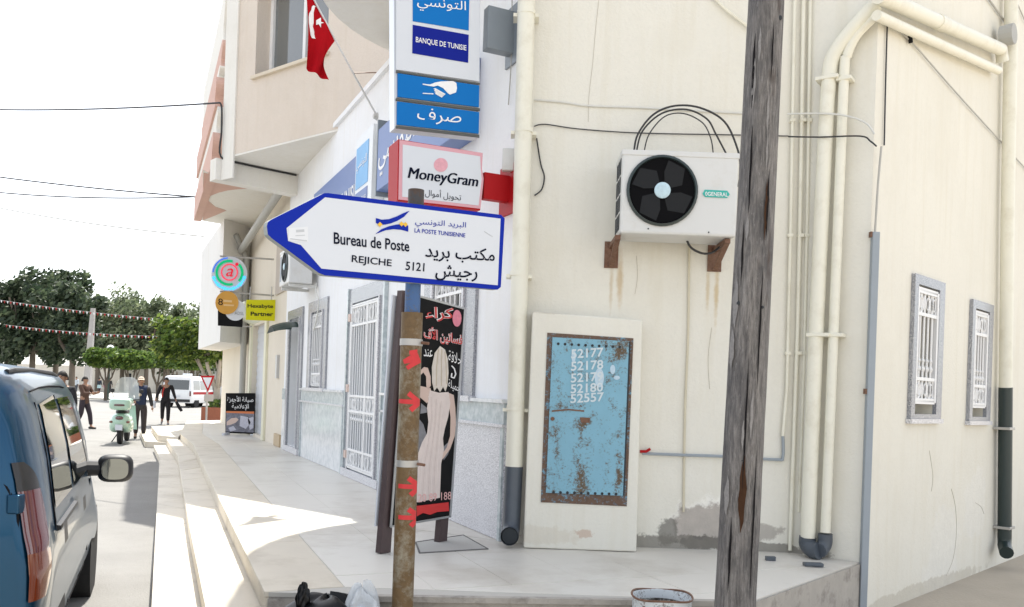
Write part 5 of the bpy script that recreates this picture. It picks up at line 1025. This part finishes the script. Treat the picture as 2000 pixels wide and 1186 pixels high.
MB().grid(lambda a, b: mc + V.r*(.115*math.copysign(abs(math.cos(2*math.pi*a))**.6, math.cos(2*math.pi*a))*math.sin(math.pi*(b*.98+.01))**.6) + Vector((0,0,.098*math.copysign(abs(math.sin(2*math.pi*a))**.6, math.sin(2*math.pi*a))*math.sin(math.pi*(b*.98+.01))**.6)) + V.f*(.07*math.cos(math.pi*b)), 28, 12).build('mirror_housing', trim, van, smooth=True, doubles=True)
mir, nt_, b_ = _mat('mirror glass'); b_.inputs['Base Color'].default_value = (.22,.24,.24,1); b_.inputs['Metallic'].default_value = 1; b_.inputs['Roughness'].default_value = .03
MB().add([mc - V.f*.072 + V.r*(.085*math.copysign(abs(math.cos(t))**.7, math.cos(t))) + Vector((0,0,.072*math.copysign(abs(math.sin(t))**.7, math.sin(t)))) for t in [2*math.pi*i/24 for i in range(24)]], [tuple(range(24))]).build('mirror_glass', mir, van)
V.patch('side_repeater', 2.72, 2.78, .88, .92, tl_m, van, off=.01)
for l in (.72, 3.25):
    for sd_ in (1, -1): V.wheel(l, sd_, van)
# white minibus and a dark car further down the street
def far_vehicle(name, label, cat, px, Y, fd, col, L, H, W, tops, tum, wins, stripe_=None):
    O = gpt(px, Y); t = empty(name, O, label, cat); U = Van(O, fd, L, H, W, tops, .06, tum); U.shell(carpaint(name + ' paint', col, 0), t)
    U.rear('rear_window', -W*.80, W*.80, H*.56, H*.86, vg, t, .012); U.rear('bumper', -W*.92, W*.92, .34, .50, trim, t, .05); U.rear('number_plate', -.25, .25, .62, .73, signwhite, t, .012)
    for sd_ in (1, -1):
        U.rear('tail_light', sd_*W*.86, sd_*W*.97, .70, 1.0, tl_m, t, .014)
        for l0, l1 in wins: U.patch('side_window', l0, l1, H*.56, H*.86, vg, t, side=sd_, nu=4, nv=4)
        if stripe_: U.patch('red_stripe', .25, L-.9, .80, .95, red, t, side=sd_, off=.008, nu=6, nv=2)
        for l in (.85, L-.85): U.wheel(l, sd_, t, .31)
    return t, U
mt_, MU = far_vehicle('white_minibus', 'white minibus with a red side stripe driving up the street', 'minibus', 345, 50.5, (.02,1), (.80,.81,.82), 4.7, 1.92, .92, [(0,1.84),(.1,1.9),(.5,1.92),(3.4,1.9),(3.6,1.82),(4.2,1.15),(4.6,1.0),(4.7,.75)], .55, [(.3,1.3),(1.4,2.5),(2.6,3.5)], True)
MB().box(MU.O.x-.25, MU.O.x+.25, 52, 52.3, 1.93, 2.06).build('roof_sign', signwhite, mt_, bevel=.02)
far_vehicle('dark_car', 'dark car behind the give way sign', 'car', 398, 54, (.1,1), (.03,.035,.05), 4.0, 1.48, .84, [(0,1.05),(.1,1.2),(.5,1.45),(2.2,1.48),(2.5,1.4),(3.1,1.0),(3.8,.9),(4.0,.7)], .9, [(.5,1.3),(1.4,2.3)])

# scooter
sO = onz(233, 868, 0); sf = Vector((-.30, .954, 0)).normalized(); sr = Vector((sf.y, -sf.x, 0)); SP = lambda l, w, h: sO + sf*l + sr*w + Vector((0,0,h))
mint = carpaint('mint green paint', (.42,.62,.50), 0); sct = empty('motor_scooter', sO, 'mint green motor scooter with top box and tall windscreen', 'scooter')
def blob(name, c, rl, rw, rh, mat, par, pw=2.6):
    m = MB(); sg = lambda v: math.copysign(abs(v)**(2/pw), v)
    return m.grid(lambda a, b: SP(c[0] + rl*sg(math.cos(2*math.pi*a))*abs(math.sin(math.pi*b))**(2/pw), c[1] + rw*sg(math.sin(2*math.pi*a))*abs(math.sin(math.pi*b))**(2/pw), c[2] - rh*sg(math.cos(math.pi*b))), 24, 14).build(name, mat, par, smooth=True, doubles=True)
for l in (.10, 1.36):
    t = MB().lathe(SP(l, -.055, .24), [(.15,0),(.225,.005),(.24,.03),(.24,.08),(.225,.105),(.15,.11)], 24, ax=sr).build('wheel', M('tyre rubber', (.02,.02,.021), .8), sct, smooth=True); MB().lathe(SP(l, -.03, .24), [(.15,0),(.14,.03),(.05,.06)], 16, ax=sr).build('rim', steel, t)
blob('rear_body', (.28,0,.56), .46, .25, .22, mint, sct); blob('side_cowl', (.30,.14,.46), .36, .13, .18, mint, sct); blob('side_cowl', (.30,-.14,.46), .36, .13, .18, mint, sct); blob('seat', (.42,0,.80), .36, .15, .07, M('black seat', (.02,.02,.02), .5), sct)
blob('top_box', (-.02,0,1.00), .22, .25, .15, mint, sct, 4); blob('top_box_reflector', (-.235,0,.98), .02, .12, .025, tl_m, sct, 4); blob('tail_light', (-.165,0,.66), .03, .09, .045, tl_m, sct); blob('indicator', (-.10,.19,.56), .03, .045, .03, glassy('amber lamp', (.3,.055,.008)), sct); blob('indicator', (-.10,-.19,.56), .03, .045, .03, glassy('amber lamp', (.3,.055,.008)), sct)
MB().box(0,0,0,0,0,0); pl_ = SP(-.20,0,.44); MB().box(pl_.x-.09, pl_.x+.09, pl_.y-.005, pl_.y+.005, pl_.z-.08, pl_.z+.06).build('number_plate', signwhite, sct); blob('rear_mudguard', (-.05,0,.42), .12, .09, .10, trim, sct)
blob('floorboard', (.82,0,.30), .30, .18, .05, mint, sct); m = MB(); m.grid(lambda a, b: SP(1.12 + .10*b - .12*(2*a-1)**2, .28*(2*a-1)*(1-.25*b), .32 + .62*b), 10, 8).build('leg_shield', mint, sct, smooth=True); blob('front_mudguard', (1.36,0,.42), .24, .09, .10, mint, sct); blob('headset', (1.14,0,1.04), .12, .16, .09, mint, sct)
MB().tube([SP(1.36,0,.24), SP(1.2,0,.7), SP(1.12,0,1.02)], .035, 8).build('steering_column', steel, sct); MB().tube([SP(1.02,-.34,1.10), SP(1.12,-.15,1.08), SP(1.12,.15,1.08), SP(1.02,.34,1.10)], .017, 8).build('handlebar', trim, sct)
ws_, nt_, b_ = _mat('clear windscreen'); b_.inputs['Base Color'].default_value = (.82,.85,.86,1); b_.inputs['Roughness'].default_value = .08; b_.inputs['Alpha'].default_value = .45
MB().grid(lambda a, b: SP(1.20 + .06*b - .16*(2*a-1)**2, .31*(2*a-1)*(1 - .45*max(0,b-.6)**1.2 - .1*b), 1.06 + .62*b - .10*b*(2*a-1)**4), 12, 10).build('windscreen', ws_, sct, smooth=True)
for w_ in (-.30, .30): MB().tube([SP(1.08,w_,1.10), SP(1.05,w_*1.15,1.28)], .007, 6).build('mirror_stem', trim, sct); blob('mirror', (1.04,w_*1.15,1.32), .02, .055, .05, trim, sct)
MB().tube([SP(.62,-.10,.28), SP(.60,-.26,.01)], .014, 6).build('side_stand', trim, sct)

# ------------------------------------------------------------------ people
def skin_mesh(vr_, edges):
    me = bpy.data.meshes.new('s'); me.from_pydata([v for v, r in vr_], edges, []); o = bpy.data.objects.new('s', me); scene.collection.objects.link(o)
    md = o.modifiers.new('k', 'SKIN'); md.use_smooth_shade = True; sub = o.modifiers.new('u', 'SUBSURF'); sub.levels = 1; sub.render_levels = 1
    for i, (v, r) in enumerate(vr_): me.skin_vertices[0].data[i].radius = r if isinstance(r, tuple) else (r, r); me.skin_vertices[0].data[i].use_root = (i == 0)
    r = bpy.data.meshes.new_from_object(o.evaluated_get(bpy.context.evaluated_depsgraph_get())); bpy.data.objects.remove(o); bpy.data.meshes.remove(me); return r
skin_m = M('skin', (.34,.19,.12), .6, .06); hair_m = M('dark hair', (.015,.012,.010), .7)
def person(label, loc, face, H=1.70, top=(.03,.03,.035), leg=(.02,.02,.024), larm=((-.24,.02,1.14),(-.26,.10,.90)), rarm=((.24,.02,1.14),(.26,.10,.90)), step=.12, cap=None, skirt=None, group=None, shoes=(.02,.02,.02), extra=None, vest=None):
    s = H / 1.72; loc = Vector(loc); f = Vector((face[0], face[1], 0)).normalized(); r = Vector((f.y, -f.x, 0)); T = lambda p: loc + (r*p[0] + f*p[1])*s + Vector((0,0,p[2]*s))
    t = empty('person', loc, label, 'person', group)
    hips = (0,0,.94); sh = 1.40; Lk, Rk = (-.10, step*.6+.02, .50), (.10, -step*.3+.03, .50); La, Ra = (-.10, step, .09), (.10, -step, .09 + (.05 if step > .15 else 0)); Lt, Rt = (La[0]-.02, La[1]+.15, .035), (Ra[0]+.02, Ra[1]+.15, .035)
    Ls, Rs = (-.18,0,sh), (.18,0,sh)
    body = [(hips,(.13,.10)),((0,0,1.15),(.12,.09)),((0,.0,1.38),(.13,.09)),((0,.0,1.47),.055),((0,.02,1.53),.058),((0,.02,1.60),(.078,.095)),((0,.015,1.67),(.07,.085)),
            (Ls,.055),(larm[0],.042),(larm[1],.03),(Rs,.055),(rarm[0],.042),(rarm[1],.03),((-.09,0,.88),.085),(Lk,.058),(La,.04),(Lt,.035),((.09,0,.88),.085),(Rk,.058),(Ra,.04),(Rt,.035)]
    E_ = [(0,1),(1,2),(2,3),(3,4),(4,5),(5,6),(2,7),(7,8),(8,9),(2,10),(10,11),(11,12),(0,13),(13,14),(14,15),(15,16),(0,17),(17,18),(18,19),(19,20)]
    sc = lambda L, k: [(T(p), tuple(x*s*k for x in q) if isinstance(q, tuple) else q*s*k) for p, q in L]
    me = skin_mesh(sc(body, 1.0), E_); m = MB(); m.v = [v.co.copy() for v in me.vertices]; m.f = [tuple(p.vertices) for p in me.polygons]
    m.ball(T((0,.115,1.59)), .014*s, .014*s, .022*s, 6, 5)
    for x in (-.08, .08): m.ball(T((x,.01,1.59)), .012*s, .02*s, .03*s, 6, 5)
    for wst, el in ((larm[1], larm[0]), (rarm[1], rarm[0])):
        a, b = T(wst), T(el); d = (a-b).normalized(); sd = d.cross(r if abs(d.dot(r)) < .8 else f).normalized(); m.ball(a + d*.04*s, .034*s, .03*s, .042*s, 8, 6)
        for i, (o_, ln) in enumerate(((-.028,.055),(-.01,.07),(.008,.075),(.024,.062))): p0 = a + d*.065*s + sd*o_*s; p1 = p0 + d*ln*.55*s; p2 = p1 + (d*.6 + f*.5).normalized()*ln*.5*s; m.tube([p0, p1, p2], [.009*s,.008*s,.006*s], 5)
        m.tube([a + d*.02*s + sd*.03*s, a + d*.05*s + sd*.055*s, a + d*.08*s + sd*.055*s], [.010*s,.009*s,.007*s], 5)
    m.build('body', skin_m, t, smooth=True)
    for x in (-.032, .032): MB().ball(T((x,.108,1.615)), .012*s, .006*s, .007*s, 6, 4).build('eye', hair_m, t)
    MB().tube([T((-.025,.110,1.545)), T((0,.118,1.543)), T((.025,.110,1.545))], .005*s, 5).build('mouth', M('lips', (.30,.12,.10), .6), t)
    def cloth(name, L, E2, col):
        me = skin_mesh(sc(L, 1.0), E2); o = mkobj(name, me, M(name + str(col), col, .85, .15, 12, .3, 60), t, Vector((0,0,0))); return o
    up = [((0,0,.80),(.16,.125)),((0,0,.90),(.165,.125)),((0,0,1.05),(.155,.12)),((0,0,1.25),(.165,.125)),((0,0,1.41),(.14,.095)),((-.185,0,sh),.075),(larm[0],.06),(tuple(a+(b-a)*.92 for a, b in zip(larm[0], larm[1])),.045),((.185,0,sh),.075),(rarm[0],.06),(tuple(a+(b-a)*.92 for a, b in zip(rarm[0], rarm[1])),.045)]
    cloth('jacket', up, [(0,1),(1,2),(2,3),(3,4),(4,5),(5,6),(6,7),(4,8),(8,9),(9,10)], top)
    if vest: cloth('vest', [((0,0,.86),(.18,.14)),((0,0,1.05),(.175,.135)),((0,0,1.25),(.185,.14)),((0,0,1.42),(.15,.11)),((-.17,0,1.41),.085),((.17,0,1.41),.085)], [(0,1),(1,2),(2,3),(3,4),(3,5)], vest)
    cloth('trousers', [((0,0,1.04),(.14,.11)),((0,0,.95),(.15,.115)),((-.09,0,.86),(.098,.105)),(Lk,.078),((La[0],La[1],.12),.062),((.09,0,.86),(.098,.105)),(Rk,.078),((Ra[0],Ra[1],Ra[2]+.03),.062)], [(0,1),(1,2),(2,3),(3,4),(1,5),(5,6),(6,7)], leg)
    if skirt: MB().lathe(T((0,0,.62)), [(.20*s,0),(.17*s,.34*s)], 16).build('skirt', M('skirt' + str(skirt), skirt, .8), t, smooth=True)
    for a_, b_2 in ((La, Lt), (Ra, Rt)): MB().tube([T((a_[0], a_[1]-.07, max(a_[2]-.045,.042))), T((a_[0], a_[1]+.04, max(a_[2]-.045,.042))), T((b_2[0], b_2[1]+.02, .036))], [.04*s,.042*s,.03*s], 8).build('shoe', M('shoe' + str(shoes), shoes, .6), t, smooth=True)
    hm = MB(); hm.grid(lambda a, b: T((.094*math.cos(2*math.pi*a)*math.sin(math.pi*.5*b + .001), .0 - .005 + .108*math.sin(2*math.pi*a)*math.sin(math.pi*.5*b + .001) - .012, 1.625 + .105*math.cos(math.pi*.5*b) - (.07*b if math.sin(2*math.pi*a) < .2 else 0))), 18, 8)
    hm.build('cap' if cap else 'hair', M('cap' + str(cap), cap, .8) if cap else hair_m, t, smooth=True, doubles=True)
    if cap: MB().grid(lambda a, b: T((.075*(2*a-1), .09 + .075*b*(1-.5*(2*a-1)**2), 1.655 - .015*b)), 8, 3).build('cap_peak', M('cap' + str(cap), cap, .8), t, smooth=True)
    return t, T
vdir = lambda p: Vector((-p[0], -p[1], 0))
p1 = onz(272, 857, 0); pm, T1 = person('man in navy vest and pale cap standing behind the scooter', p1, vdir(p1), 1.70, (.03,.028,.03), (.035,.028,.03), ((-.25,.03,1.14),(-.30,.06,.88)), ((.24,.12,1.16),(.16,.34,1.06)), .06, (.55,.45,.36), vest=(.012,.022,.06))
MB().ball(T1((.03,.150,1.22)), .055, .012, .04, 12, 6).build('chest_print', M('pale chest print', (.60,.48,.34), .7), pm)
p2 = onz(322, 829, 0); pm2, T2 = person('man in black and red tracksuit walking with things in both hands', p2, vdir(p2), 1.72, (.012,.010,.012), (.010,.009,.011), ((-.27,.0,1.14),(-.34,.06,.92)), ((.27,.0,1.14),(.33,.06,.92)), .22, shoes=(.25,.24,.24))
MB().tube([T2((.07,.135,1.36)), T2((.11,.15,1.18)), T2((.12,.14,1.0))], .025, 6).build('red_panel', M('tracksuit red', (.45,.03,.02), .8), pm2)
wb = MB().tube([T2((.36,.10,.86)), T2((.40,.10,.72)), T2((.37,.12,.60))], [.05,.07,.04], 8).build('carried_bag', M('white carrier bag', (.6,.62,.66), .6), smooth=True, label='white bag in the tracksuit man\'s right hand', cat='bag')
MB().tube([T2((-.36,.08,.84)), T2((-.46,.10,.66)), T2((-.56,.10,.50))], [.05,.07,.05], 8).build('carried_jacket', M('black cloth', (.012,.012,.014), .8), smooth=True, label='black folded jacket in the tracksuit man\'s left hand', cat='jacket')
p3 = onz(163, 838, 0); person('man in brown sweater with bent arms, half hidden by the blue van', p3, (1,-.25), 1.66, (.085,.045,.03), (.03,.022,.03), ((-.22,.14,1.16),(-.14,.36,1.20)), ((.22,.16,1.16),(.14,.38,1.18)), .20)
p4 = gpt(122, 15.5); person('dark-haired person hidden behind the blue van but for the head', p4, (0,-1), 1.74, (.02,.02,.025))
for px, lb, tp_, lg, sk, fc in ((149,'left man in pale shirt near the far wall',(.58,.64,.72),(.06,.07,.09),None,(0,-1)), (172,'man in pale shirt and white cap near the far wall',(.55,.62,.72),(.03,.03,.035),None,(0,-1)), (194,'woman in dark top and pale blue skirt at the far wall',(.03,.04,.06),(.05,.02,.03),(.45,.65,.70),(.3,1)), (206,'woman in dark top and bright pink trousers',(.05,.012,.03),(.55,.03,.20),None,(.2,1)), (214,'rightmost of the three far women, all in black',(.02,.018,.022),(.02,.015,.02),None,(.2,1))):
    person(lb, gpt(px, 82), fc, 1.62, tp_, lg, step=.14, skirt=sk, cap=(.7,.7,.7) if 'cap' in lb else None, group='people on the far square')
